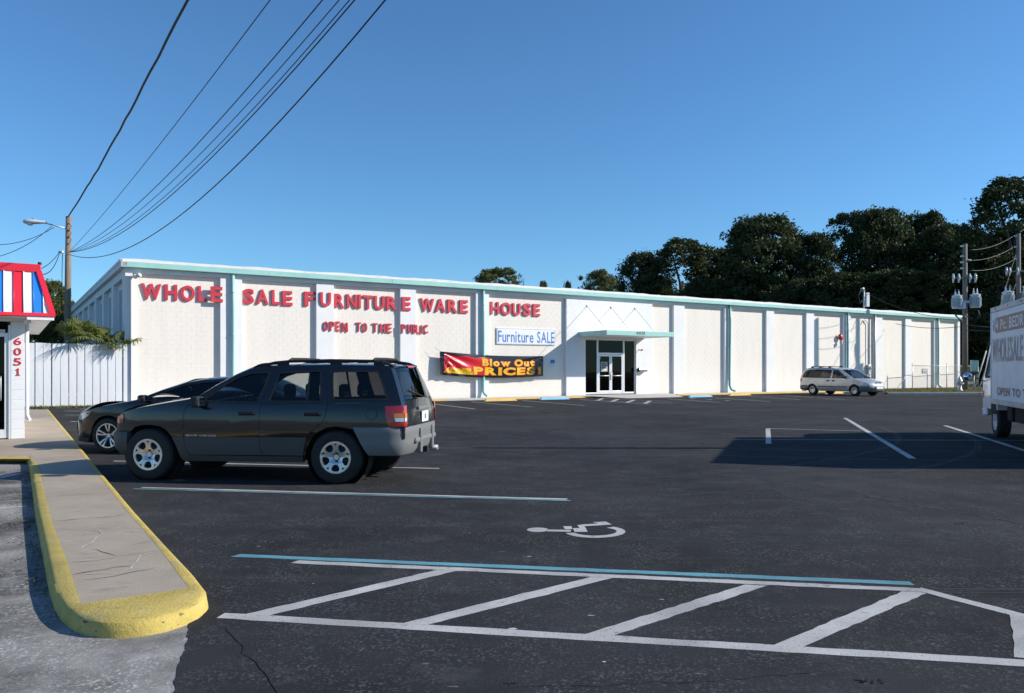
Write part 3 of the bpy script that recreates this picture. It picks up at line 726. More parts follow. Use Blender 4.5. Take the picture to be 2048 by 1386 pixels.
def bsheet(name, poly, off, m, step=.06): return panel(name, poly, lambda a, b: banner(a, b, off), m, BN, step=step, depth=None)
M_bb = mat('banner_black', (.012, .014, .02), .22, var=.2); M_br = mat('banner_red', (.62, .02, .035), .25, var=.15, scale=2); M_by = mat('banner_yellow', (.85, .48, .03), .3, var=.18, scale=3); M_bo = mat('banner_outline', (.75, .09, .03), .3)
bsheet('sheet', [(0, 0), (1, 0), (1, 1), (0, 1)], 0, M_bb, .02)
rj = random.Random(2)
def jag(p, q, n, a): return [(p[0]+(q[0]-p[0])*i/n+rj.uniform(-a, a), p[1]+(q[1]-p[1])*i/n+rj.uniform(-a*2, a*2)) for i in range(1, n)]
bsheet('print', [(.035, .1)]+[(.42, .1)]+jag((.42, .1), (.45, .87), 9, .02)+[(.45, .87)]+jag((.45, .87), (.04, .9), 10, .012)+[(.04, .9)], .006, M_br, .02)
bsheet('print', [(.03, .12), (.32, .09), (.30, .2)]+jag((.29, .33), (.06, .3), 12, .03)+[(.04, .16)], .010, M_by, .02)
bsheet('print', [(.34, .86), (.44, .87), (.40, .89)], .010, M_by)
for i in range(16):
    a = rj.uniform(.06, .3); b = rj.uniform(.16, .3); bsheet('print', [(a, b), (a+rj.uniform(.006, .016), b+.01), (a+.004, b+.03)], .013, M_bb, .5)
def btext(s, a0, b0, w, h):
    for off, m, bd, gx in ((.015, M_bo, .085, .008), (.021, M_by, .045, 0)):
        textline('letter', s, lambda a, b, d, off=off, gx=gx: banner(a0-gx+a, b0-gx*2.5+b, off), w+2*gx, h+gx*5, m, BN, bold=bd, step=5, cap='B')
btext('Blow', .385, .52, .27, .31); btext('Out', .70, .52, .2, .31); btext('PRICES', .305, .12, .60, .34); btext('!', .945, .12, .025, .34)
for a, b, q in ((0, 1, (-.3, .05, .22)), (0, 0, (-.22, .05, -.04)), (1, 1, (.12, .08, .1)), (1, 0, (.12, .08, -.08))):
    p = banner(a, b); MB().tube([p, p+Vector(q)], .006, 5).build('tie_cord', M_cable, BN)
# small fixtures
o = wthing('parking_sign', 'small blue and white accessible parking sign on the wall right of the banner', 'sign', 21.68, -RD+.02, 1.7)
MB().cbox((0, -.02, 0), (.32, 0, .46), .006).build('plate', M_sign_w, o); MB().box((.015, -.026, .23), (.305, -.0205, .445)).build('blue_field', M_sign_b, o)
for k in range(3): MB().box((.06, -.024, .06+k*.055), (.26, -.0205, .075+k*.055)).build('print', mat('grey_print', (.3, .3, .32)), o)
o = wthing('mailbox', 'small metal mailbox on the wall right of the shop door', 'mailbox', 28.02, .005, 1.45)
M_mail = mat('mailbox_steel', (.3, .3, .31), .3, .7, var=.15)
mb = MB(); pr = [(.0, .0), (.24, .0), (.24, .15), (.21, .22), (.12, .26), (.03, .22), (0, .15)]
mb.add([(0, -p[0], p[1]) for p in pr]+[(.62, -p[0], p[1]) for p in pr], [tuple(range(7)), tuple(13-i for i in range(7))]+[(i, (i+1) % 7, (i+1) % 7+7, i+7)[::-1] for i in range(7)])
mb.build('box', M_mail, o); MB().box((.3, -.262, .06), (.34, -.242, .15)).build('flag', M_sred, o); MB().box((-.004, -.2, .02), (-.001, -.04, .18)).build('door', M_blk, o)
def wall_camera(t, out, z, label, s_=1.0):
    o = wthing('wall_light', label, 'light', t, out, z)
    MB().lathe([(.0, 0), (.06*s_, 0), (.06*s_, .03), (.0, .03)], 12, Matrix.Rotation(R(90), 4, 'X')).build('base', M_white, o)
    MB().tube([(0, -.03, 0), (.03, -.12*s_, .02), (.06*s_, -.2*s_, 0)], .018*s_, 6).build('arm', M_white, o)
    MB().lathe([(.0, 0), (.03*s_, .0), (.06*s_, .14*s_), (.0, .145*s_)], 12, Matrix.Translation((.05*s_, -.2*s_, .02)) @ Matrix.Rotation(R(115), 4, 'X')).build('head', M_galv if s_ < .9 else M_white, o)
    MB().lathe([(.0, 0), (.03*s_, .0), (.06*s_, .14*s_), (.0, .145*s_)], 12, Matrix.Translation((-.04*s_, -.14*s_, -.03)) @ Matrix.Rotation(R(115), 4, 'X')).build('head', M_galv if s_ < .9 else M_white, o)
t, z = wt(272, 549); wall_camera(t, -RD+.01, z, 'white twin floodlight above the first red letter at the corner', 1.6)
t, z = wt(1279, 699); wall_camera(t, .005, z, 'small grey fixture on the wall beside the shop door', .8)
t, z = wt(1681, 674); o = wthing('alarm_bell', 'round red alarm bell on the wall above the silver minivan', 'alarm bell', t, -.0, z)
MB().lathe([(0, .16), (.1, .15), (.2, .1), (.235, .03), (.24, 0), (0, 0)], 20, Matrix.Translation((0, .02, 0)) @ Matrix.Rotation(R(90), 4, 'X')).build('bell', mat('bell_red', (.42, .04, .035), .4), o)
MB().cbox((-.06, -.17, -.5), (.06, .03, -.26), .01).build('bracket', M_galv, o)
t, z = wt(1740, 740); o = wthing('electric_meter', 'grey electric meter box on the wall behind the minivan bonnet', 'meter', t-.25, -RD+.02, z-.35)
MB().cbox((0, -.2, 0), (.35, 0, .75), .02).build('box', M_galv, o); MB().lathe([(0, .14), (.1, .12), (.12, 0)], 14, Matrix.Translation((.17, -.2, .5)) @ Matrix.Rotation(R(90), 4, 'X')).build('dial', M_porc, o)
MB().tube([(.1, -.08, .75), (.1, -.08, 3.9), (-.3, -.08, 4.2), (-.5, -.08, 3.9)], .035, 6).build('conduit', M_galv, o)
t, z = wt(1848, 739); o = wthing('wall_plate', 'small grey notice plate low on the last bay of the wall', 'sign', t, -RD+.01, z-.3)
MB().cbox((0, -.03, 0), (.75, 0, .38), .01).build('plate', mat('plate_grey', (.33, .33, .34), .5), o); MB().box((.12, -.034, .22), (.6, -.0305, .27)).build('print', M_sign_w, o)
# rooftop service mast
t, z = wt(1735, 625); o = thing('service_mast', 'electric service mast with box standing on the warehouse roof edge', 'mast', W(t, -.3, 6.15), RZ)
MB().tube([(0, 0, -.1), (0, 0, 1.55)], .06, 8).build('pipe', M_galv, o); MB().tube([(0, 0, 1.5), (-.1, 0, 1.68), (-.3, 0, 1.62)], .09, 8).build('weatherhead', M_galv, o)
MB().cbox((.12, -.15, .3), (.5, .15, 1.35), .02).build('box', M_tank, o)
MB().tube([(-.3, 0, 1.6), (-.55, .1, 1.1), (-.35, .1, .5), (-.1, 0, .9)], .03, 6).build('cable_loop', M_wire, o); MB().cbox((-.5, -.3, -.12), (.4, .3, .03), .02).build('flashing', M_cope, o)
# potted plant and door notices
t = z2(345, 1150, -.6)[0]
o = thing('potted_plant', 'tall leafy plant in a terracotta pot behind the shop window', 'plant', W(t, -.75, .1), 0)
MB().lathe([(0, 0), (.17, 0), (.24, .38), (.27, .38), (.27, .47), (.23, .47), (.22, .42), (0, .42)], 18).build('pot', mat('terracotta', (.45, .13, .07), .8), o)
mb = MB(); rp = random.Random(4)
for i in range(16):
    a = rp.uniform(0, 6.28); hh = rp.uniform(.7, 1.7); rr_ = rp.uniform(.15, .5); pts = [Vector((math.cos(a)*rr_*u*u, math.sin(a)*rr_*u*u, .42+hh*u)) for u in (0, .35, .7, 1)]; p2 = Vector((-math.sin(a), math.cos(a), 0))
    vs = []
    for j, p in enumerate(pts): w = (.02, .05, .045, .004)[j]; vs += [p+p2*w, p-p2*w]
    mb.add(vs, [(2*j, 2*j+1, 2*j+3, 2*j+2) for j in range(3)], True)
mb.build('leaves', M_palm, o)
t, z = z2(540, 862); o = wthing('door_notice', 'white paper notice stuck on the left glass door', 'notice', t-.27, -FY-.045, z-.3)
MB().box((0, -.004, 0), (.52, 0, .58)).build('paper', mat('notice_grey', (.35, .37, .36), .6), o)
for k in range(4): MB().box((.06, -.007, .08+k*.12), (.46-.08*(k % 2), -.0045, .13+k*.12)).build('print', M_blk if k else M_sign_w, o)
t, z = z2(482, 760); o = wthing('door_notice', 'tiny white sticker at the top corner of the left door', 'notice', t-.05, -FY-.045, z-.06); MB().box((0, -.004, 0), (.12, 0, .1)).build('paper', M_white, o)
# front walk with yellow kerb, entrance ramp
fw = thing('front_walk', None, None, P0, RZ); fw['kind'] = 'structure'
def fbox(name, a, b, m): return MB().cbox(a, b, .01).build(name, m, fw)
t0 = -.5
while t0 < 51:
    t1 = min(t0+3.05, 51)
    if not (22.3 < t0 < 29.6): fbox('walk_slab', (t0+.004, -1.2, -.1), (t1-.004, -.012, .075), M_conc_l)
    t0 = t1
for a, b, m in ((-.5, 9, M_conc_l), (9, 14.2, M_yellow_stop), (14.2, 16.5, M_conc_l), (16.5, 23.6, M_yellow_stop), (30, 36, M_yellow_stop), (36, 39.8, M_yellow_stop), (39.8, 46, M_yellow_stop), (46, 51, M_conc_l)):
    fbox('kerb', (a+.004, -1.38, -.1), (b-.004, -1.204, .085), m)
mb = MB(); mb.add([(23.4, -.01, .10), (29.7, -.01, .10), (29.7, -1.5, .08), (23.4, -1.5, .08), (24.4, -3.4, .003), (28.6, -3.4, .003), (21.9, -.01, .075), (21.9, -1.2, .075), (30.9, -.01, .075), (30.9, -1.2, .075)], [(3, 2, 1, 0), (4, 5, 2, 3), (7, 3, 0, 6), (2, 9, 8, 1)])
mb.build('entrance_ramp', M_conc_l, fw)
# wheel stops
def wheel_stop(x, y, m, label, L=1.9):
    p = gp(x, y); o = MB(); pr = [(-.09, 0), (-.075, .09), (-.05, .115), (.05, .115), (.075, .09), (.09, 0)]
    vs = [(-L/2+(0 if q[1] < .05 else .12), *q) for q in pr]+[(L/2-(0 if q[1] < .05 else .12), *q) for q in pr]
    o.add(vs, [tuple(range(5, -1, -1)), tuple(range(6, 12))]+[(i, i+1, i+7, i+6) for i in range(5)]+[(5, 0, 6, 11)])
    ob = o.build('wheel_stop', m); ob.location = p+Vector((0, 0, .002)); ob.rotation_euler = (0, 0, RZ); tag(ob, label, 'wheel stop', 'wheel stops along the building')
wheel_stop(1001, 802, M_yellow_stop, 'yellow concrete wheel stop below the banner'); wheel_stop(1109, 799, M_blue_stop, 'blue concrete wheel stop left of the shop entrance')
wheel_stop(1400, 794.3, M_blue_stop, 'blue concrete wheel stop right of the shop entrance'); wheel_stop(1479, 791, M_yellow_stop, 'yellow concrete wheel stop at the foot of the crooked downspout')
wheel_stop(1668, 787.3, M_yellow_stop, 'yellow concrete wheel stop showing beneath the silver minivan')
# ------------------------------------------------------------------ board fence
FN = thing('board_fence', 'tall white board fence between the corner shop and the warehouse', 'fence', W(-.02, -.1, 0), RZ)
rf = random.Random(8); t0 = 0
while t0 > -9.4:
    w = .292+rf.uniform(-.012, .012); h = 2.60+rf.uniform(-.03, .03); y = rf.uniform(-.02, .02)
    b = MB().cbox((-w+.024, 0, 0), (0, .03, h-.06), .006); o = b.build('board', M_fence, FN); o.location = (t0, y, .07); o.rotation_euler = (0, R(rf.uniform(-.25, .25)), 0)
    t0 -= w
for z in (.5, 2.1): MB().box((-9.4, .046, z), (0, .13, z+.1)).build('rail', M_fence, FN)
# weeds along the fence foot
mb = MB(); rg = random.Random(6)
for i in range(2600):
    t = rg.uniform(-9.5, 3.4) if i % 5 else rg.uniform(-9, -1); out = abs(rg.gauss(.12, .12)) if t < 0 else rg.uniform(.02, .2)
    if t > 0: continue
    p = W(t, out-.06, .0); h = rg.uniform(.04, .17); a = rg.uniform(0, 6.28); s_ = rg.uniform(.01, .022)
    mb.add([p+Vector((math.cos(a)*s_, math.sin(a)*s_, 0)), p-Vector((math.cos(a)*s_, math.sin(a)*s_, 0)), p+Vector((rg.uniform(-.06, .06), rg.uniform(-.06, .06), h))], [(0, 1, 2)])
tag(mb.build('weeds', M_grass), 'dry weeds growing along the foot of the white fence', 'weeds', kind='stuff')
# ------------------------------------------------------------------ grass verge at the far end
vg = [(24.1, 51.8), (30, 51.5), (70, 51.0), (80, 90), (38.6, 70), tuple(W(64.2, .0).xy), tuple(W(51.6, .0).xy), tuple(W(51.6, 4).xy)]
mb = MB(); n = len(vg)
mb.add([(*p, .11) for p in vg]+[(*p, -.05) for p in vg], [tuple(range(n))]+[(i, (i+1) % n, (i+1) % n+n, i+n)[::-1] for i in range(n)])
tag(mb.build('verge', mat('verge_soil', (.13, .12, .05), .95, var=.3, scale=1.5, bump=.4)), kind='structure')
mb = MB(); rg = random.Random(16)
vr = [W(52+rg.random()*13, .05+rg.random()*.1) for _ in range(10)]
for i in range(16000):
    X = rg.uniform(24.3, 40); Yv = rg.uniform(51.7, 66); p = Vector((X, Yv, .11)); q = p-P0
    if q.dot(N_) < .03 or (Yv < 51.9 and X < 24.6): continue
    h = rg.uniform(.03, .1); a = rg.uniform(0, 6.28); s_ = rg.uniform(.012, .03)
    mb.add([p+Vector((math.cos(a)*s_, math.sin(a)*s_, 0)), p-Vector((math.cos(a)*s_, math.sin(a)*s_, 0)), p+Vector((rg.uniform(-.05, .05), rg.uniform(-.05, .05), h))], [(0, 1, 2)])
tag(mb.build('grass', M_grass), 'dry short grass on the verge at the far end of the warehouse', 'grass', kind='stuff')
kv = MB()
for a, b in ((24.2, 30), (30, 36), (36, 42)):
    tag(MB().cbox((a+.003, 51.35, -.05), (b-.003, 51.55, .13), .015).build('kerb', M_conc_l, bpy.data.objects['verge']))

# ------------------------------------------------------------------ corner shop at the left edge
pc = gp(49, 877, ZK); SH = thing('corner_shop', 'white block corner shop with red white and blue striped mansard', 'building', pc, RZ)
def sbox(name, a, b, m, parent=SH, c=.004): return MB().cbox(a, b, c).build(name, m, parent)
M_sblk = mat('shop_block_paint', (.74, .75, .77), .7, var=.05, bump=.25, bscale=60)
cb = MB().cbox((-.24, 0, .0), (0, .2, BH-.007), .005).mesh('shop_block'); cb.materials.append(M_sblk)
for c in range(12): link('block', cb, None, SH, (0, rf.uniform(-.002, .002), c*BH+.002))
sbox('wall_core', (-.235, .006, 0), (-.006, .19, 2.42), M_sblk)
sbox('header', (-9, .01, 2.44), (0, .19, 2.70), M_white); sbox('side_wall', (-.24, .21, 0), (-.02, 8, 2.6), M_sblk); sbox('rear_wall', (-9, 7.8, 0), (-.24, 8, 2.6), M_sblk); sbox('wall', (-9, .05, 0), (-3, .2, 2.36), M_sblk)
sbox('interior', (-9, 2.5, 0), (-.3, 2.6, 2.6), M_interior); sbox('interior_floor', (-9, .25, .0), (-.3, 2.5, .01), M_interior)
dr = sbox('door_pane', (-1.25, .06, .2), (-.355, .07, 2.12), M_dark_glass)
for a, b, c, d2 in ((-.355, -.29, .02, 2.2), (-1.33, -1.25, .02, 2.2), (-1.25, -.355, 2.12, 2.2), (-1.25, -.355, .02, .2)): sbox('door_frame', (a, .03, c), (b, .1, d2), M_alu, dr)
sbox('jamb', (-.285, .0, 0), (-.245, .12, 2.36), M_alu); sbox('door_closer', (-.6, .0, 2.2), (-.34, .06, 2.27), M_galv)
pw = sbox('window_pane', (-3, .07, .5), (-1.4, .08, 2.3), M_dark_glass); sbox('sill', (-3, .02, .4), (-1.4, .16, .5), M_alu, pw)
MB().tube([(-.42, -.02, .8), (-.42, -.05, .85), (-.42, -.05, 1.25), (-.42, -.02, 1.3)], .015, 6).build('door_handle', M_galv, dr)
for ch, z0 in zip('6051', (1.95, 1.735, 1.525, 1.315)):
    if ch == '1':
        panel('numeral', [(.2, 0), (.9, 0), (.9, .12), (.7, .15), (.7, 1), (.55, 1), (.15, .8), (.15, .7), (.42, .76), (.42, .15), (.2, .12)], lambda u, v, z0=z0: (-.17+.1*u, -.012, z0+.155*v), mat('numeral_red', (.55, .02, .03), .4), SH, step=None, depth=(0, .014, 0), smooth=False, flip=True)
        continue
    letter('numeral', ch, lambda u, v, d, z0=z0: (-.19+.135*u, -.012+d, z0+.155*v), mat('numeral_red', (.55, .02, .03), .4), SH, depth=.014, bold=.012)
MB().tube([(.045, .03, 2.5), (.045, .03, .5), (.07, .01, .42), (.10, -.03, .39)], .038, 8).build('downspout', M_white, SH)
# mansard: sloping ribbed panels, red trims
def mans(t, v, side=0): return Vector((t, -.6+.42*v, 2.56+.98*v))
cols = [M_swht, M_sblu, M_swht, M_sred]; tt = .49; i = 0
pw_ = .172
while tt > -6:
    a, b = tt-pw_, tt
    top = lambda x: min(1.0, max(0.02, (0.49-x)/.22))            # the hip cuts the last panels
    quad = [mans(a, 0), mans(b, 0), mans(b, min(.93, top(b))), mans(a, min(.93, top(a)))]
    nn = Vector((0, -.94, .35))
    mb = MB(); off = Vector((0, -.0, 0)); back = -nn*.02
    mb.add(quad+[q+back for q in quad], [(0, 1, 2, 3), (7, 6, 5, 4), (0, 4, 5, 1), (1, 5, 6, 2), (2, 6, 7, 3), (3, 7, 4, 0)])
    pn = mb.build('roof_panel', cols[i % 4], SH)
    if top(a) > .3: MB().tube([mans(a+.004, 0)+nn*.012, mans(a+.004, min(.92, top(a)))+nn*.012], .014, 6).build('rib', cols[i % 4], pn)
    tt = a; i += 1
nn = Vector((0, -.94, .35))
def trim(name, p, q, w, th, m=M_sred):
    u = (q-p).normalized(); v = nn.cross(u).normalized(); mb = MB()
    vs = [p+v*w/2, p-v*w/2, q-v*w/2, q+v*w/2]; mb.add([x+nn*th for x in vs]+[x-nn*.03 for x in vs], [(0, 1, 2, 3), (7, 6, 5, 4), (0, 4, 5, 1), (1, 5, 6, 2), (2, 6, 7, 3), (3, 7, 4, 0)])
    return mb.build(name, m, SH)
trim('eave_trim', mans(-6, -.01), mans(.53, -.01), .07, .035)
trim('hip_trim', mans(.49, .0), mans(.25, .95), .10, .04)
sbox('ridge_trim', (-6, -.24, 3.46), (.29, -.02, 3.63), M_sred, c=.012)
MB().tube([(.27, -.1, 3.63), (.27, -.1, 3.69)], .035, 8).build('vent_cap', M_blk, SH)
# right-hand slope of the mansard and the soffit
mb = MB(); rs = [Vector((.49, -.6, 2.56)), Vector((.49, 8.2, 2.56)), Vector((.25, 8.0, 3.46)), Vector((.25, -.2, 3.46))]; mb.add(rs, [(0, 1, 2, 3)]); mb.build('side_slope', M_sred, SH)
sbox('soffit', (-6, -.6, 2.50), (.50, -.0, 2.54), M_white); sbox('soffit', (.002, .0, 2.50), (.50, 8.2, 2.54), M_white); sbox('gutter_board', (.03, -.62, 2.45), (.51, -.56, 2.52), M_white)
sbox('roof_deck', (-6, -.1, 3.40), (.2, 8, 3.45), M_roof)
o = thing('flood_light', 'small white light under the shop soffit at the corner', 'light', SH.matrix_basis @ Vector((.05, -.2, 2.42)), RZ); MB().lathe([(0, .08), (.06, .07), (.07, .0), (.05, -.02), (0, -.03)], 14).build('lamp', M_white, o)

# ------------------------------------------------------------------ vehicles
M_tyre = mat('tyre_rubber', (.016, .016, .017), .8, var=.25, scale=8, bump=.3, bscale=80)
M_alloy = mat('alloy_wheel', (.62, .62, .62), .3, .7, var=.06)
M_hub = mat('brake_dark', (.03, .03, .03), .6, .4)
M_clad = mat('grey_cladding', (.055, .057, .06), .6, var=.08)
M_bump = mat('grey_bumper', (.17, .175, .18), .55, var=.06)
M_under = mat('underbody_black', (.008, .008, .009), .8)
M_seat = mat('seat_fabric', (.02, .02, .022), .9)
M_lred = mat('tail_lamp_red', (.50, .012, .018), .12, var=.1, coat=.6)
M_lamb = mat('lamp_amber', (.75, .22, .02), .15, coat=.6)
M_lclr = mat('lamp_clear', (.68, .7, .72), .08, .1, coat=.8)
M_mirr = mat('mirror_glass', (.7, .72, .75), .03, 1.0)
M_chrome = mat('chrome', (.75, .75, .76), .12, 1.0)
M_plate = mat('plate_white', (.75, .76, .74), .4)
def car_paint(name, c, metal=.5, rough=.32, coat=.8):
    t = NT(name); t.set(Metallic=metal, Roughness=rough); t.b.inputs['Coat Weight'].default_value = coat; t.b.inputs['Coat Roughness'].default_value = .04
    k = t.mix(t.ramp(t.noise(2.2, 6, .65), .35, .75), c, tuple(min(1, v*1.35+.004) for v in c)); t.col(k)
    fl = t.noise(900, 1); t.bump(fl, .03, .0005); return t.m
G_clear = glass_mat('car_glass_clear', (.80, .85, .83)); G_tint = glass_mat('car_glass_tinted', (.44, .45, .44)); G_dark = glass_mat('car_glass_dark', (.2, .2, .2))

def wheel(parent, x, y, r, w, rim_r, side, holes, slots=(), lugs=5, rimm=M_alloy, lug_r=.066):
    """wheel at (x, y) with its outer face towards side*y; holes: polygons cut out of the rim disc (unit radius)"""
    M = Matrix.Translation((x, y, r)) @ Matrix.Rotation(R(-90*side), 4, 'X')      # local +z points outwards
    hub = MB().lathe([(0, -.03), (rim_r*.9, -.03), (rim_r*.92, -w*.7), (0, -w*.7)], 24, M).build('wheel', M_hub, parent)
    pr = [(rim_r*.96, .0), (rim_r*1.02, .012), (rim_r*1.08, .016), (r*.86, .018), (r*.95, .006), (r*.985, -.018)]
    k = 5
    for i in range(k):
        z = -.02-(w-.04)*(i+.1)/k; pr += [(r, z), (r, z-(w-.04)*.68/k), (r*.978, z-(w-.04)*.72/k), (r*.978, z-(w-.04)*.96/k)]
    pr += [(r*.985, -w+.02), (r*.93, -w), (rim_r, -w)]
    MB().lathe(pr, 44, M).build('tyre', M_tyre, hub, 30)
    disc = [(math.cos(R(a)), math.sin(R(a))) for a in range(0, 360, 10)]
    def fn(a, b):
        q = math.hypot(a, b); z = .012-.05*(1-q)**2*1.2-.015*(q < .3)
        return M @ Vector((a*rim_r, b*rim_r, z))
    dv = (M.to_3x3() @ Vector((0, 0, -.05)))
    rim = panel('rim', disc, fn, rimm, hub, holes=holes, step=.4, depth=tuple(dv))
    MB().lathe([(0, -.022), (lug_r*.55, -.022), (lug_r*.65, -.034), (lug_r*1.35, -.036), (lug_r*1.4, -.06)], 24, M).build('hub_plate', rimm, hub, 40)
    for i in range(lugs):
        a = 2*math.pi*i/lugs+.6; c = M @ Vector((math.cos(a)*lug_r, math.sin(a)*lug_r, -.04))
        e = M.to_3x3() @ Vector((0, 0, .02)); MB().tube([c, c+e], .0085, 6).build('lug_nut', M_hub, hub)
    return hub
def jeep_holes():
    hs = []
    for i in range(5):
        a0 = 90+72*i
        def P(r_, a): return (r_*math.cos(R(a0+a)), r_*math.sin(R(a0+a)))
        hs.append([P(.47, -13), P(.55, -19), P(.74, -21), P(.84, -17), P(.87, -8), P(.87, 8), P(.84, 17), P(.74, 21), P(.55, 19), P(.47, 13), P(.44, 0)])
        hs.append([P(.72, 36), P(.86, 30), P(.88, 36), P(.86, 42)])
    return hs
def spoke_holes(n, f=.36, r0=.34, r1=.9):
    hs = []
    for i in range(n):
        a0 = 360/n*i; w0 = 360/n*f
        def P(r_, a): return (r_*math.cos(R(a0+a)), r_*math.sin(R(a0+a)))
        hs.append([P(r0, -w0*.55), P(r1, -w0), P(r1+.01, 0), P(r1, w0), P(r0, w0*.55)])
    return hs
def pair_holes():
    hs = []
    for i in range(5):
        a0 = 72*i+18
        def P(r_, a): return (r_*math.cos(R(a0+a)), r_*math.sin(R(a0+a)))
        hs.append([P(.3, -20), P(.92, -20), P(.93, 0), P(.92, 20), P(.3, 20)]); hs.append([P(.45, 31), P(.92, 30), P(.93, 36), P(.92, 42), P(.45, 41)])
    return hs

class Car:
    """body panels laid on one smooth surface: half width = Wz(z) * Px(x); x forward, y left, origin under the rear axle"""
    def __init__(s, root, Wz, Px, paint): s.root = root; s.Wz = Wz; s.Px = Px; s.paint = paint
    def Y(s, x, z): return interp(s.Wz, z)*interp(s.Px, x)
    def side(s, name, poly, m=None, off=0.0, gap=.003, holes=(), depth=.022, step=.11, sides=(1, -1), parent=None, smooth=True):
        poly = inset(poly, gap) if gap else poly; out = []
        for sd in sides:
            fn = lambda a, b: (a, s.Y(a, b)+off, b)
            o = panel(name, poly, fn, m or s.paint, parent or s.root, holes=holes, step=step, depth=(0, -depth, 0) if depth else None, mirror=(sd < 0), flip=True, smooth=smooth)
            out.append(o)
        return out
    def strip(s, name, prof, s0=-1, s1=1, bow=.05, p=2.6, m=None, n=16, off=0.0, parent=None, sub=5, edge_drop=0.0):
        """surface across the car following the side profile [(x, z)]"""
        P = []
        for a, b in zip(prof[:-1], prof[1:]):
            for i in range(sub): P.append((a[0]+(b[0]-a[0])*i/sub, a[1]+(b[1]-a[1])*i/sub))
        P.append(prof[-1]); vs = []; fs = []; ns = []
        for i in range(len(P)):
            a, b = P[max(0, i-1)], P[min(len(P)-1, i+1)]; dx, dz = b[0]-a[0], b[1]-a[1]; L = math.hypot(dx, dz); ns.append((dz/L, -dx/L))
        for (x, z), (nx, nz) in zip(P, ns):
            h = s.Y(x, z)
            for k in range(n+1):
                u = s0+(s1-s0)*k/n; q = bow*(1-abs(u)**p)+off
                vs.append((x+nx*q, h*u, z+nz*q))
        N = n+1
        for i in range(len(P)-1):
            for k in range(n): fs.append((i*N+k, (i+1)*N+k, (i+1)*N+k+1, i*N+k+1))
        mb = MB().add(vs, fs, True); o = mb.build(name, m or s.paint, parent or s.root)
        me = o.data; bm = bmesh.new(); bm.from_mesh(me); bmesh.ops.recalc_face_normals(bm, faces=bm.faces[:])
        if sum(f.normal.dot(f.calc_center_median()-Vector((1.2, 0, .7))) for f in bm.faces) < 0: bmesh.ops.reverse_faces(bm, faces=bm.faces[:])
        bm.to_mesh(me); bm.free(); return o
    def sweep(s, name, path, prof, m, parent=None, sharp=35, skew=0.0):
        """path: plan points (x, y) from +y round the end to -y; prof: (outward, z)"""
        n = len(path); vs = []; fs = []
        for i in range(n):
            a, b = Vector(path[max(0, i-1)]), Vector(path[min(n-1, i+1)]); t_ = (b-a).normalized(); nr = Vector((t_.y, -t_.x))
            if nr.dot(Vector(path[i])-Vector((1.3, 0))) < 0: nr = -nr
            for o_, z in prof: vs.append((path[i][0]+nr.x*o_+(skew*(prof[0][1]-z) if i in (0, n-1) else 0), path[i][1]+nr.y*o_, z))
        k = len(prof)
        for i in range(n-1):
            for j in range(k-1): fs.append((i*k+j, (i+1)*k+j, (i+1)*k+j+1, i*k+j+1))
        fs += [tuple(range(k)), tuple((n-1)*k+j for j in range(k-1, -1, -1))]
        mb = MB().add(vs, fs, True); o = mb.build(name, m, parent or s.root)
        bm = bmesh.new(); bm.from_mesh(o.data); bmesh.ops.recalc_face_normals(bm, faces=bm.faces[:]); bm.to_mesh(o.data); bm.free(); o.data.set_sharp_from_angle(angle=R(sharp)); return o
    def seat(s, x, y, zs=.62, w=.5, top=1.12, rest=True):
        o = MB().cbox((x-.05, y-w/2, zs-.15), (x+.5, y+w/2, zs), .05).build('seat', M_seat, s.root)
        M = Matrix.Translation((x, y, zs-.05)) @ Matrix.Rotation(R(-12), 4, 'Y'); MB().cbox((-.09, -w/2+.02, 0), (.07, w/2-.02, top-zs), .05, M).build('seat_back', M_seat, o)
        if rest:
            xx = x-.13; mb = MB(); mb.cbox((xx-.06, y-.13, top+.0), (xx+.05, y+.13, top+.2), .05); mb.tube([(xx, y-.06, top-.1), (xx, y-.06, top+.05)], .01, 6); mb.tube([(xx, y+.06, top-.1), (xx, y+.06, top+.05)], .01, 6); mb.build('headrest', M_seat, o)
def mirror_path(half): return half+[(x, -y) for x, y in reversed(half[:-1])]

# ---- charcoal off-road wagon
jr = gp(672, 968); jf = gp(297, 960); hd = (jf-jr).normalized(); lf = Vector((-hd.y, hd.x, 0))
if lf.y > 0: lf = -lf
JW = .90
orig = jr-lf*(JW-.02)
JP = thing('sport_utility_vehicle', 'charcoal four-door off-road wagon parked nose to the yellow kerb', 'suv', orig, math.atan2(hd.y, hd.x))
P_j = car_paint('charcoal_paint', (.0065, .0075, .0100), .1, .22, .6)
J_ = Car(JP, [(.26, .83), (.36, .865), (.5, .885), (.6, .892), (.64, .905), (.8, .915), (.95, .905), (1.05, .885), (1.12, .862), (1.3, .79), (1.5, .715), (1.58, .675), (1.64, .62)],
         [(-1.2, .86), (-1.0, .925), (-.85, .962), (-.6, .985), (-.1, 1), (1.9, 1), (2.5, .985), (2.9, .955), (3.1, .915), (3.2, .87), (3.3, .78)], P_j)
WB = 2.69
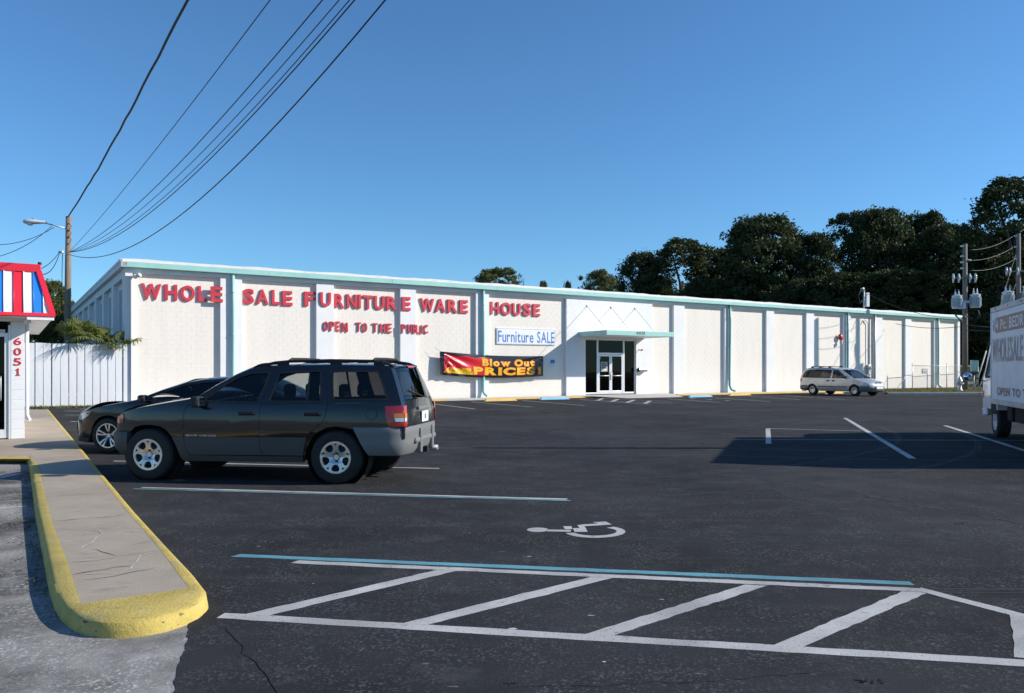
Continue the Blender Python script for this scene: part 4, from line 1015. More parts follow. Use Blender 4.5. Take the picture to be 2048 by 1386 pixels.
# top surfaces
nose = [(3.27, .56), (3.275, .70), (3.24, .82), (3.19, .885), (3.12, .93)]
hood = [(3.12, .93), (2.85, .99), (2.52, 1.05), (2.17, 1.105), (2.0, 1.135)]
wind = [(2.0, 1.135), (1.77, 1.29), (1.5, 1.44), (1.28, 1.535)]
roof = [(1.28, 1.535), (1.1, 1.562), (.85, 1.577), (.2, 1.585), (-.4, 1.578), (-.62, 1.562), (-.72, 1.54)]
rgl = [(-.735, 1.52), (-.82, 1.33), (-.915, 1.10)]
gate = [(-.915, 1.10), (-.95, .96), (-.965, .76), (-.965, .6)]
J_.strip('grille_panel', nose, bow=.10, m=P_j)
for k in range(7): MB().cbox((3.33-.012*abs(k-3), -.33+k*.11-.035, .72), (3.372-.012*abs(k-3), -.33+k*.11+.035, .88), .01).build('grille_slot', M_under, JP)
J_.strip('hood', hood, bow=.045, p=3.2); J_.strip('windshield', wind, -.93, .93, bow=.10, m=G_clear, off=-.008)
J_.strip('windshield_pillar', wind, .92, 1, bow=.10, n=3); J_.strip('windshield_pillar', wind, -1, -.92, bow=.10, n=3)
J_.strip('roof', roof, bow=.03, p=3.5); J_.strip('rear_header', [roof[-1], rgl[0]], bow=.07, p=3)
rg = J_.strip('rear_window', rgl, -.84, .84, bow=.07, p=2.6, m=G_dark, off=.004); J_.strip('rear_pillar', rgl, .83, 1, bow=.07, n=5); J_.strip('rear_pillar', rgl, -1, -.83, bow=.07, n=5)
tg = J_.strip('tailgate', gate, bow=.07)
# side panels
arch_f = [(2.35, .60), (2.42, .69), (2.5, .735), (2.62, .755), (2.78, .755), (2.9, .725), (2.99, .65), (3.02, .60)]
J_.side('front_fender', [(3.12, .93), (2.85, .99), (2.52, 1.05), (2.17, 1.105), (2.0, 1.135), (2.07, 1.07), (2.13, 1.0), (2.16, .92), (2.172, .60)]+arch_f+[(3.25, .60), (3.265, .70), (3.23, .82), (3.18, .885)])
J_.side('fender_cladding', [(2.172, .60), (2.35, .60), (2.29, .48), (2.23, .30), (2.2, .27), (2.06, .27), (2.10, .36), (2.15, .45)], M_clad, off=.006)
dF = J_.side('front_door', [(2.055, 1.08), (2.13, 1.0), (2.16, .92), (2.172, .60), (1.075, .615), (1.065, .9), (1.06, 1.05)])
J_.side('door_cladding', [(2.172, .60), (2.15, .45), (2.09, .355), (1.035, .365), (1.07, .5), (1.075, .615)], M_clad, off=.008)
dR = J_.side('rear_door', [(1.06, 1.05), (1.065, .9), (1.075, .615), (.40, .62), (.32, .70), (.22, .79), (.15, .87), (.125, .96), (.118, 1.07)])
J_.side('door_cladding', [(1.075, .615), (1.07, .5), (1.035, .365), (.46, .365), (.44, .48), (.40, .62)], M_clad, off=.008)
J_.side('sill', [(2.2, .352), (.47, .358), (.47, .27), (2.2, .265)], M_clad, off=.004)
arch_r = [(-.40, .46), (-.35, .58), (-.27, .68), (-.16, .74), (-.02, .765), (.12, .745), (.24, .69), (.33, .6), (.40, .46), (.445, .30)]
J_.side('quarter_panel', [(.118, 1.07), (.125, .96), (.15, .87), (.22, .79), (.32, .70), (.40, .62), (.44, .48), (.46, .36), (.49, .28), (.455, .28), (.41, .46), (.33, .6), (.24, .69), (.12, .745), (-.02, .765), (-.16, .74), (-.24, .73), (-.62, .745), (-.965, .76), (-.95, .96), (-.915, 1.10)])
sl = [(2.0, 1.135), (1.77, 1.29), (1.5, 1.44), (1.28, 1.535), (1.1, 1.562), (.85, 1.577), (.2, 1.585), (-.4, 1.578), (-.62, 1.562), (-.72, 1.54), (-.735, 1.52), (-.82, 1.33), (-.915, 1.10)]
wf = [(1.87, 1.085), (1.86, 1.12), (1.62, 1.31), (1.42, 1.425), (1.25, 1.475), (1.0, 1.485), (1.04, 1.3), (1.105, 1.07)]
wr_ = [(.955, 1.085), (.92, 1.25), (.86, 1.475), (.4, 1.505), (.275, 1.50), (.245, 1.3), (.215, 1.09)]
wq = [(.115, 1.50), (.085, 1.3), (.045, 1.11), (-.72, 1.125), (-.63, 1.33), (-.53, 1.50)]
J_.side('upper_frame', sl+[(.118, 1.07), (1.06, 1.05), (2.055, 1.08)], holes=[wf, wr_, wq], gap=.0)
J_.side('side_window', inset(wf, -.012), G_clear, off=-.014, gap=0, depth=0); wn_ = J_.side('side_window', inset(wr_, -.012), G_tint, off=-.014, gap=0, depth=0); J_.side('quarter_window', inset(wq, -.012), G_dark, off=-.012, gap=0, depth=0)
J_.side('window_divider', [(.405, 1.08), (.43, 1.08), (.44, 1.51), (.415, 1.51)], M_blk, off=-.004, gap=0)
for w_ in (wf, wr_, wq): J_.side('window_seal', inset(w_, -.004), M_blk, off=.002, gap=0, holes=[inset(w_, .014)], depth=.01)
for poly in ([(1.064, 1.05), (1.054, 1.05), (.905, 1.54), (.915, 1.54)], [(.122, 1.07), (.112, 1.07), (.222, 1.55), (.232, 1.55)]): J_.side('door_seam', poly, M_under, off=.0015, gap=0, depth=0)
# rub strip crease, dark inner shell, underbody
J_.side('body_crease', [(2.165, .665), (2.165, .70), (.34, .71), (.36, .675)], P_j, off=.012, gap=0, depth=.014)
J_.side('inner_shell', [(3.1, .88), (2.0, 1.07), (-.88, 1.07), (-.92, .78), (-.3, .74), (-.12, .79), (.12, .79), (.36, .66), (.47, .4), (.5, .3), (2.15, .3), (2.24, .5), (2.38, .72), (2.6, .8), (2.85, .78), (3.03, .66)], M_under, off=-.035, gap=0, depth=.01)
MB().cbox((-.93, -.60, .36), (3.15, .60, .80), .05).build('underbody', M_under, JP); MB().cbox((1.85, -.72, .7), (2.05, .72, 1.0), .05).build('dashboard', M_seat, JP)
for x, r_ in ((0, .15), (WB, .12)): MB().tube([(x, -.7, .34), (x, .7, .34)], .06, 8).build('axle', M_under, JP)
MB().lathe([(.0, -.1), (.13, -.06), (.13, .06), (0, .1)], 14, Matrix.Translation((0, -.05, .34))).build('differential', M_under, JP)
MB().tube([(-.5, -.5, .33), (-.9, -.55, .36), (-1.1, -.55, .37)], .04, 8).build('exhaust', M_galv, JP)
MB().cbox((.6, -.4, .24), (1.6, .3, .36), .03).build('tank', M_under, JP)
# bumpers
J_.sweep('front_bumper', mirror_path([(3.0, .872), (3.1, .855), (3.2, .815), (3.3, .70), (3.36, .5), (3.39, .25), (3.4, 0)]), [(-.05, .66), (.012, .66), (.03, .63), (.035, .52), (.015, .42), (-.05, .34), (-.12, .32)], M_clad)
rbp = mirror_path([(-.24, .908), (-.5, .902), (-.75, .888), (-.89, .85), (-.96, .78), (-1.0, .62), (-1.03, .3), (-1.04, 0)])
J_.sweep('rear_bumper', rbp, [(-.08, .765), (.0, .765), (.022, .75), (.03, .68), (.024, .665), (.026, .56), (.0, .45), (-.05, .385), (-.12, .37)], M_bump, skew=-.52)
MB().cbox((-1.075, -.55, .52), (-.98, .55, .60), .03).build('bumper_step', M_bump, JP); MB().cbox((-1.09, .28, .38), (-1.0, .36, .72), .02).build('bumper_guard', M_bump, JP); MB().cbox((-1.09, -.36, .38), (-1.0, -.28, .72), .02).build('bumper_guard', M_bump, JP)
MB().box((-1.09, -.05, .36), (-.95, .05, .44)).build('tow_hitch', M_blk, JP)
# lamps, handles, cap, mirrors, rails
lp = [(-.70, 1.035), (-.955, 1.045), (-.972, .77), (-.765, .77), (-.715, .9)]
tl = J_.side('tail_lamp', lp, M_lred, off=.012, gap=0, depth=.02)
for o in tl:
    sd = 1 if o is tl[0] else -1
    J_.side('amber_lens', [(-.83, .94), (-.968, .945), (-.972, .89), (-.84, .885)], M_lamb, off=.016, gap=0, depth=.006, sides=(sd,), parent=o)
    J_.side('reverse_lens', [(-.845, .88), (-.972, .885), (-.974, .835), (-.86, .835)], M_lclr, off=.016, gap=0, depth=.006, sides=(sd,), parent=o)
    J_.strip('rear_lens', [(-.955, 1.04), (-.967, .9), (-.968, .77)], .91*sd, 1.0*sd, bow=.07, m=M_lred, off=.012, n=5, parent=o)
    J_.strip('rear_lens', [(-.967, .94), (-.968, .89)], .92*sd, .995*sd, bow=.07, m=M_lamb, off=.016, n=5, parent=o); J_.strip('rear_lens', [(-.968, .885), (-.968, .835)], .92*sd, .995*sd, bow=.07, m=M_lclr, off=.016, n=5, parent=o)
J_.side('marker_lamp', [(3.21, .86), (3.12, .915), (3.09, .88), (3.10, .79), (3.2, .77), (3.235, .80)], mat('marker_red_amber', (.42, .06, .03), .12, coat=.6), off=.008, gap=0)
for sd in (1, -1): J_.strip('headlamp', [(3.255, .78), (3.20, .87)], .55*sd, .88*sd, bow=.10, m=M_lclr, off=.01, n=5)
fc = J_.side('fuel_door', arc(-.5, .935, .085, 0, 340, 17), M_under, off=.001, gap=0, sides=(1,), depth=.004); J_.side('fuel_cap', arc(-.5, .935, .078, 0, 340, 17), P_j, off=.004, gap=0, sides=(1,), depth=.004, parent=fc[0])
for d_, a in ((dF, 1.13), (dR, .20)):
    for o, sd in zip(d_, (1, -1)):
        yy = sd*(J_.Y(a+.12, .93)); mb = MB(); mb.cbox((a, yy-.01, .90), (a+.235, yy+.01, .955), .008); mb.build('handle_recess', M_under, o); mb = MB(); y2 = yy+sd*.02; mb.cbox((a+.01, min(y2, y2-.02*sd), .917), (a+.225, max(y2, y2-.02*sd), .945), .008); mb.build('door_handle', M_blk, o)
for sd in (1, -1):
    y0 = sd*.90; mb = MB(); mb.cbox((1.84, min(y0, y0+.2*sd), 1.01), (1.97, max(y0, y0+.2*sd), 1.16), .04); o = mb.build('wing_mirror', M_blk, JP)
    MB().box((1.835, min(y0+.02*sd, y0+.18*sd), 1.03), (1.842, max(y0+.02*sd, y0+.18*sd), 1.14)).build('mirror_face', M_mirr, o)
    yr = sd*.56
    MB().tube([(1.22, yr, 1.565), (1.0, yr, 1.615), (.8, yr, 1.632), (.2, yr, 1.645), (-.4, yr, 1.635), (-.62, yr, 1.605), (-.74, yr, 1.56)], .02, 8).build('roof_rail', M_blk, JP)
    for xx in (.88, .12, -.5): MB().cbox((xx-.08, yr-.025, 1.57), (xx+.08, yr+.025, 1.635), .01).build('rail_foot', M_blk, JP)
for xx in (.78, -.42): MB().tube([(xx, -.58, 1.64), (xx, -.5, 1.665), (xx, 0, 1.67), (xx, .5, 1.665), (xx, .58, 1.64)], .02, 8).build('cross_bar', M_blk, JP)
MB().cbox((-.82, -.16, 1.545), (-.79, .16, 1.575), .008).build('brake_lamp', M_lred, JP)
MB().cbox((-1.04, -.3, .965), (-1.0, .3, 1.01), .012).build('gate_handle', M_bump, tg); pl = MB().cbox((-1.048, -.17, .79), (-1.033, .17, .94), .004).build('number_plate', M_plate, JP); MB().box((-1.0485, -.05, .83), (-1.0481, .05, .9)).build('plate_print', mat('plate_green', (.08, .25, .12)), pl)
MB().tube([(-1.0, -.1, 1.13), (-.965, .3, 1.2), (-.93, .5, 1.24)], .01, 5).build('wiper', M_blk, JP)
yj = lambda a, b: J_.Y(a, b)
textline('badge_letter', 'GRAND CHEROKEE', lambda a, b, d: (2.13-a, yj(2.13-a, .625)+.008, .612+b), .45, .026, mat('badge_grey', (.45, .45, .46), .3, .6), JP, bold=.02, cap='H')
textline('badge_letter', 'Jeep', lambda a, b, d: (-.972-.012, .80-a*.9, .785+b), .12, .045, M_plate, JP, bold=.01, cap='J')
# cabin
J_.seat(1.0, .38); J_.seat(1.0, -.38); J_.seat(.2, .38, w=.62, top=1.12); J_.seat(.2, -.38, w=.62, top=1.12)
MB().tube([(1.62+.02*math.sin(i*.4), .38+.19*math.cos(i*math.pi/10), 1.02+.17*math.sin(i*math.pi/10)) for i in range(21)], .014, 6).build('steering_wheel', M_seat, JP)
MB().cbox((1.33, -.12, 1.40), (1.36, .12, 1.46), .01).build('inner_mirror', M_blk, JP)
for sd in (1, -1):
    for xx in (0, WB): wheel(JP, xx, sd*.895, .353, .235, .215, sd, jeep_holes())
    for xx, r_ in ((0, .43), (WB, .40)):
        mb = MB(); M = Matrix.Translation((xx, sd*.60, .36)) @ Matrix.Rotation(R(-90*sd), 4, 'X'); mb.lathe([(0, .0), (r_, .0), (r_, .22)], 28, M); mb.build('wheel_well', M_under, JP)

for o_ in JP.children_recursive:                                # shorten the tail a little to the true overhang
    if o_.type == 'MESH' and o_.name.split('.')[0] not in ('wheel', 'tyre', 'rim', 'lug_nut', 'hub_plate', 'wheel_well'):
        for v_ in o_.data.vertices:
            if v_.co.x < -.42: v_.co.x = -.42+(v_.co.x+.42)*.91
# ---- dark low coupe behind it
def build_coupe():
    wheel_px = gp(217, 906); h = hd; l = lf
    root = thing('coupe', 'glossy black low coupe parked behind the charcoal wagon', 'car', wheel_px-h*2.7-l*.84, math.atan2(h.y, h.x))
    pt = car_paint('black_paint', (.004, .004, .005), .05, .22, .5)
    c = Car(root, [(.18, .80), (.35, .85), (.55, .875), (.75, .88), (.9, .86), (.97, .83), (1.15, .72), (1.3, .6), (1.37, .52)], [(-1.05, .80), (-.85, .9), (-.4, .98), (.2, 1), (2.2, 1), (2.7, .985), (3.1, .93), (3.35, .83), (3.5, .68)], pt)
    nose = [(3.50, .30), (3.52, .45), (3.50, .57), (3.42, .67), (3.30, .735), (3.15, .78)]; hood = [(3.15, .78), (2.9, .835), (2.55, .895), (2.2, .955)]; wind = [(2.2, .955), (1.75, 1.135), (1.3, 1.285)]
    roof = [(1.3, 1.285), (1.0, 1.335), (.6, 1.36), (.2, 1.345), (-.15, 1.29)]; rgl = [(-.15, 1.29), (-.5, 1.12), (-.8, .98)]; tail = [(-.8, .98), (-1.0, .95), (-1.08, .75), (-1.05, .4)]
    c.strip('front_panel', nose, bow=.14); c.strip('hood', hood, bow=.05, p=3); c.strip('windshield', wind, -.92, .92, bow=.08, m=G_clear); c.strip('windshield_pillar', wind, .91, 1, bow=.08, n=3); c.strip('windshield_pillar', wind, -1, -.91, bow=.08, n=3)
    c.strip('roof', roof, bow=.05, p=3); c.strip('rear_window', rgl, -.88, .88, bow=.06, m=G_tint); c.strip('rear_pillar', rgl, .87, 1, bow=.06, n=3); c.strip('rear_pillar', rgl, -1, -.87, bow=.06, n=3); c.strip('tail_panel', tail, bow=.12)
    af = arc(2.7, .32, .37, 10, 170, 10); ar = arc(0, .32, .37, 10, 170, 10)
    c.side('front_fender', [(3.15, .78), (2.9, .835), (2.55, .895), (2.2, .955), (2.02, .93), (2.0, .6), (2.05, .22), (2.33, .22)]+list(reversed(af))+[(3.09, .3), (3.15, .2), (3.45, .25), (3.5, .45), (3.48, .57), (3.40, .67), (3.28, .735)])
    d_ = c.side('door', [(2.02, .93), (2.0, .6), (2.05, .22), (.75, .22), (.62, .5), (.6, .95)])
    c.side('quarter_panel', [(.6, .95), (.62, .5), (.75, .22), (.37, .22)]+ar+[(-.38, .25), (-1.0, .3), (-1.05, .6), (-1.0, .95), (-.8, .98)])
    sl = [(2.2, .955), (1.75, 1.135), (1.3, 1.285), (1.0, 1.335), (.6, 1.36), (.2, 1.345), (-.15, 1.29), (-.5, 1.12), (-.8, .98), (.6, .95), (2.02, .93)]
    w1 = [(2.0, .97), (1.7, 1.09), (1.3, 1.225), (1.0, 1.28), (.66, 1.30), (.70, .98)]; w2 = [(.58, 1.30), (.25, 1.29), (0, 1.24), (-.3, 1.08), (-.35, 1.01), (.62, .98)]
    c.side('upper_frame', sl, holes=[w1, w2], gap=0); c.side('side_window', inset(w1, -.01), G_clear, off=-.012, gap=0, depth=0); c.side('side_window', inset(w2, -.01), G_tint, off=-.012, gap=0, depth=0)
    c.side('headlamp', [(3.44, .60), (3.36, .70), (3.2, .755), (3.05, .765), (3.12, .68), (3.28, .60)], M_lclr, off=.006, gap=0)
    c.side('marker_lens', [(3.2, .73), (3.06, .75), (3.12, .69)], M_lamb, off=.010, gap=0, depth=.004)
    c.side('inner_shell', [(3.2, .7), (2.0, .88), (-.8, .9), (-.95, .5), (-.4, .35), (-.3, .62), (0, .72), (.3, .62), (.4, .25), (2.3, .25), (2.4, .62), (2.7, .72), (3.0, .62), (3.1, .3)], M_under, off=-.03, gap=0, depth=.01)
    MB().cbox((-.9, -.55, .2), (3.2, .55, .7), .05).build('underbody', M_under, root); MB().cbox((1.75, -.68, .6), (2.1, .68, .93), .05).build('dashboard', M_seat, root)
    c.sweep('front_lip', mirror_path([(3.1, .80), (3.35, .70), (3.5, .55), (3.6, .3), (3.63, 0)]), [(-.03, .28), (.02, .27), (.03, .2), (-.1, .17)], M_blk)
    for sd in (1, -1):
        y0 = sd*.84; mb = MB(); mb.cbox((1.88, min(y0, y0+.2*sd), .95), (2.02, max(y0, y0+.2*sd), 1.07), .045); o = mb.build('wing_mirror', pt, root); MB().box((1.872, min(y0+.03*sd, y0+.18*sd), .965), (1.882, max(y0+.03*sd, y0+.18*sd), 1.055)).build('mirror_face', M_mirr, o)
        for xx in (0, 2.7): wheel(root, xx, sd*.86, .32, .215, .225, sd, pair_holes())
        for o, s2 in zip(d_, (1, -1)):
            if s2 == sd: mb = MB(); yy = sd*c.Y(.85, .82); mb.cbox((.78, min(yy, yy+.025*sd), .80), (.98, max(yy, yy+.025*sd), .83), .006); mb.build('door_handle', pt, o)
    c.seat(1.0, .36, .5, top=.95); c.seat(1.0, -.36, .5, top=.95)
    MB().tube([(1.55, .36+.18*math.cos(i*math.pi/10), .86+.16*math.sin(i*math.pi/10)) for i in range(21)], .014, 6).build('steering_wheel', M_seat, root)
    MB().tube([(-.1, .0, 1.34), (-.35, 0, 1.56)], .006, 5).build('antenna', M_blk, root)
build_coupe()

# ---- silver minivan by the building
def build_van():
    fwheel = gp(1709.5, 792); fi = R(29.5); h = Vector((math.sin(fi), -math.cos(fi), 0)); rt = Vector((h.y, -h.x, 0))     # its right side faces the camera
    root = thing('minivan', 'silver minivan parked tail to the warehouse wall', 'minivan', fwheel-h*3.07-rt*.86, math.atan2(h.y, h.x))
    pt = car_paint('silver_paint', (.46, .46, .44), .45, .34); lo = mat('van_lower_grey', (.12, .125, .13), .5)
    c = Car(root, [(.22, .86), (.4, .92), (.65, .945), (.9, .945), (1.05, .92), (1.3, .85), (1.55, .76), (1.66, .68), (1.72, .6)], [(-1.1, .84), (-.9, .93), (-.5, .985), (0, 1), (2.6, 1), (3.1, .98), (3.5, .92), (3.8, .83), (4.0, .7)], pt)
    nose = [(3.98, .50), (3.97, .62), (3.90, .72), (3.78, .80)]; hood = [(3.78, .80), (3.4, .915), (3.0, 1.03)]; wind = [(3.0, 1.03), (2.5, 1.30), (2.05, 1.54)]; roof = [(2.05, 1.54), (1.8, 1.62), (1.4, 1.675), (.5, 1.71), (-.4, 1.69), (-.75, 1.62)]; rgl = [(-.75, 1.62), (-.9, 1.35), (-.99, 1.05)]; tail = [(-.99, 1.05), (-1.02, .8), (-1.02, .55)]
    c.strip('front_panel', nose, bow=.13); c.strip('hood', hood, bow=.06, p=3); c.strip('windshield', wind, -.92, .92, bow=.13, m=G_clear); c.strip('windshield_pillar', wind, .91, 1, bow=.13, n=3); c.strip('windshield_pillar', wind, -1, -.91, bow=.13, n=3)
    c.strip('roof', roof, bow=.05, p=3); c.strip('rear_window', rgl, -.88, .88, bow=.1, m=G_dark); c.strip('rear_pillar', rgl, .87, 1, bow=.1, n=3); c.strip('rear_pillar', rgl, -1, -.87, bow=.1, n=3); c.strip('tailgate', tail, bow=.1)
    af = arc(3.07, .33, .38, 8, 172, 10); ar = arc(0, .33, .38, 8, 172, 10)
    c.side('front_fender', [(3.78, .80), (3.4, .915), (3.0, 1.03), (2.62, 1.02), (2.6, .5), (2.6, .26), (2.69, .26)]+list(reversed(af))+[(3.5, .58), (3.96, .58), (3.95, .62), (3.88, .72)])
    d1 = c.side('front_door', [(2.62, 1.02), (2.6, .26), (1.4, .26), (1.4, 1.02)]); d2 = c.side('sliding_door', [(1.4, 1.02), (1.4, .26), (.42, .26), (.36, .45), (.3, .6), (.3, 1.03)])
    c.side('quarter_panel', [(.3, 1.03), (.3, .6), (.37, .45), (.4, .36)]+ar+[(-.42, .58), (-1.02, .58), (-1.02, .8), (-.99, 1.05)])
    sl = wind+roof[1:]+rgl[1:]+[(.3, 1.03), (1.4, 1.02), (2.62, 1.02)]
    w1 = [(2.5, 1.07), (2.45, 1.14), (2.1, 1.38), (1.85, 1.53), (1.5, 1.555), (1.5, 1.07)]; w2 = [(1.36, 1.07), (1.36, 1.56), (.5, 1.58), (-.35, 1.565), (-.6, 1.5), (-.75, 1.3), (-.8, 1.12), (-.7, 1.09)]
    c.side('upper_frame', sl, holes=[w1, w2], gap=0); c.side('side_window', inset(w1, -.01), G_tint, off=-.012, gap=0, depth=0); c.side('side_window', inset(w2, -.01), G_dark, off=-.004, gap=0, depth=0)
    for o_ in (w1, w2): c.side('window_seal', inset(o_, -.01), M_blk, off=.003, gap=0, holes=[inset(o_, .025)], depth=.01)
    c.side('rub_strip', [(2.55, .50), (2.55, .56), (.45, .58), (.45, .52)], lo, off=.012, gap=0, depth=.02)
    c.side('headlamp', [(3.88, .66), (3.84, .76), (3.6, .80), (3.5, .78), (3.55, .68)], M_lclr, off=.006, gap=0)
    for sd in (1, -1): c.strip('headlamp', [(3.945, .64), (3.87, .735)], .55*sd, .97*sd, bow=.13, m=M_lclr, off=.006, n=5)
    for k in range(3): c.strip('grille_slot', [(3.955-.017*k, .655+.035*k), (3.94-.017*k, .675+.035*k)], -.42, .42, bow=.13, m=M_under, off=.004, n=6)
    c.side('tail_lamp', [(-.98, 1.04), (-.82, 1.02), (-.86, .84), (-1.01, .84)], M_lred, off=.008, gap=0); c.side('reverse_lens', [(-.87, .83), (-1.01, .83), (-1.015, .74), (-.88, .74)], M_lclr, off=.008, gap=0)
    c.sweep('front_bumper', mirror_path([(3.42, .895), (3.6, .86), (3.8, .77), (3.98, .6), (4.07, .3), (4.1, 0)]), [(-.06, .60), (.02, .595), (.035, .55), (.03, .38), (-.03, .27), (-.12, .25)], lo)
    c.sweep('rear_bumper', mirror_path([(-.40, .935), (-.8, .91), (-1.0, .82), (-1.08, .6), (-1.12, 0)]), [(-.06, .62), (.015, .615), (.03, .56), (.03, .4), (-.05, .3)], lo)
    MB().cbox((4.12, -.3, .42), (4.15, .3, .55), .01).build('number_plate', M_plate, root); c.sweep('air_intake', mirror_path([(4.0, .62), (4.1, .3), (4.128, 0)]), [(.0, .36), (.016, .36), (.016, .30), (.0, .30)], M_under)
    c.side('inner_shell', [(3.6, .7), (2.6, .95), (-.9, .98), (-.95, .6), (-.42, .5), (-.3, .66), (0, .75), (.3, .66), (.44, .3), (2.65, .3), (2.75, .66), (3.07, .75), (3.4, .66), (3.5, .5)], M_under, off=-.03, gap=0, depth=.01)
    MB().cbox((-.9, -.6, .25), (3.7, .6, .8), .05).build('underbody', M_under, root); MB().cbox((2.4, -.75, .7), (2.8, .75, 1.02), .05).build('dashboard', M_seat, root)
    for sd, d_ in ((1, 0), (-1, 1)):
        for dd, xx in ((d1, 1.52), (d2, 1.12)):
            yy = sd*c.Y(xx, .9); mb = MB(); mb.cbox((xx-.02, min(yy-.01*sd, yy+.015*sd), .86), (xx+.2, max(yy-.01*sd, yy+.015*sd), .94), .01); mb.build('door_handle', M_under, dd[d_])
        y0 = sd*.9; mb = MB(); mb.cbox((2.35, min(y0, y0+.22*sd), 1.06), (2.47, max(y0, y0+.22*sd), 1.22), .04); mb.build('wing_mirror', M_blk, root)
        for xx in (0, 3.07): wheel(root, xx, sd*.9, .335, .22, .195, sd, spoke_holes(9, .3, .45, .88))
        MB().tube([(1.2, sd*.5, 1.75), (1.1, sd*.5, 1.79), (-.3, sd*.5, 1.79), (-.45, sd*.5, 1.74)], .018, 6).build('roof_rail', M_blk, root)
        for xx in (1.0, .3, -.3): MB().cbox((xx-.09, sd*.5-.03, 1.71), (xx+.09, sd*.5+.03, 1.79), .012).build('rail_foot', M_blk, root)
    c.seat(1.7, .42); c.seat(1.7, -.42)
build_van()

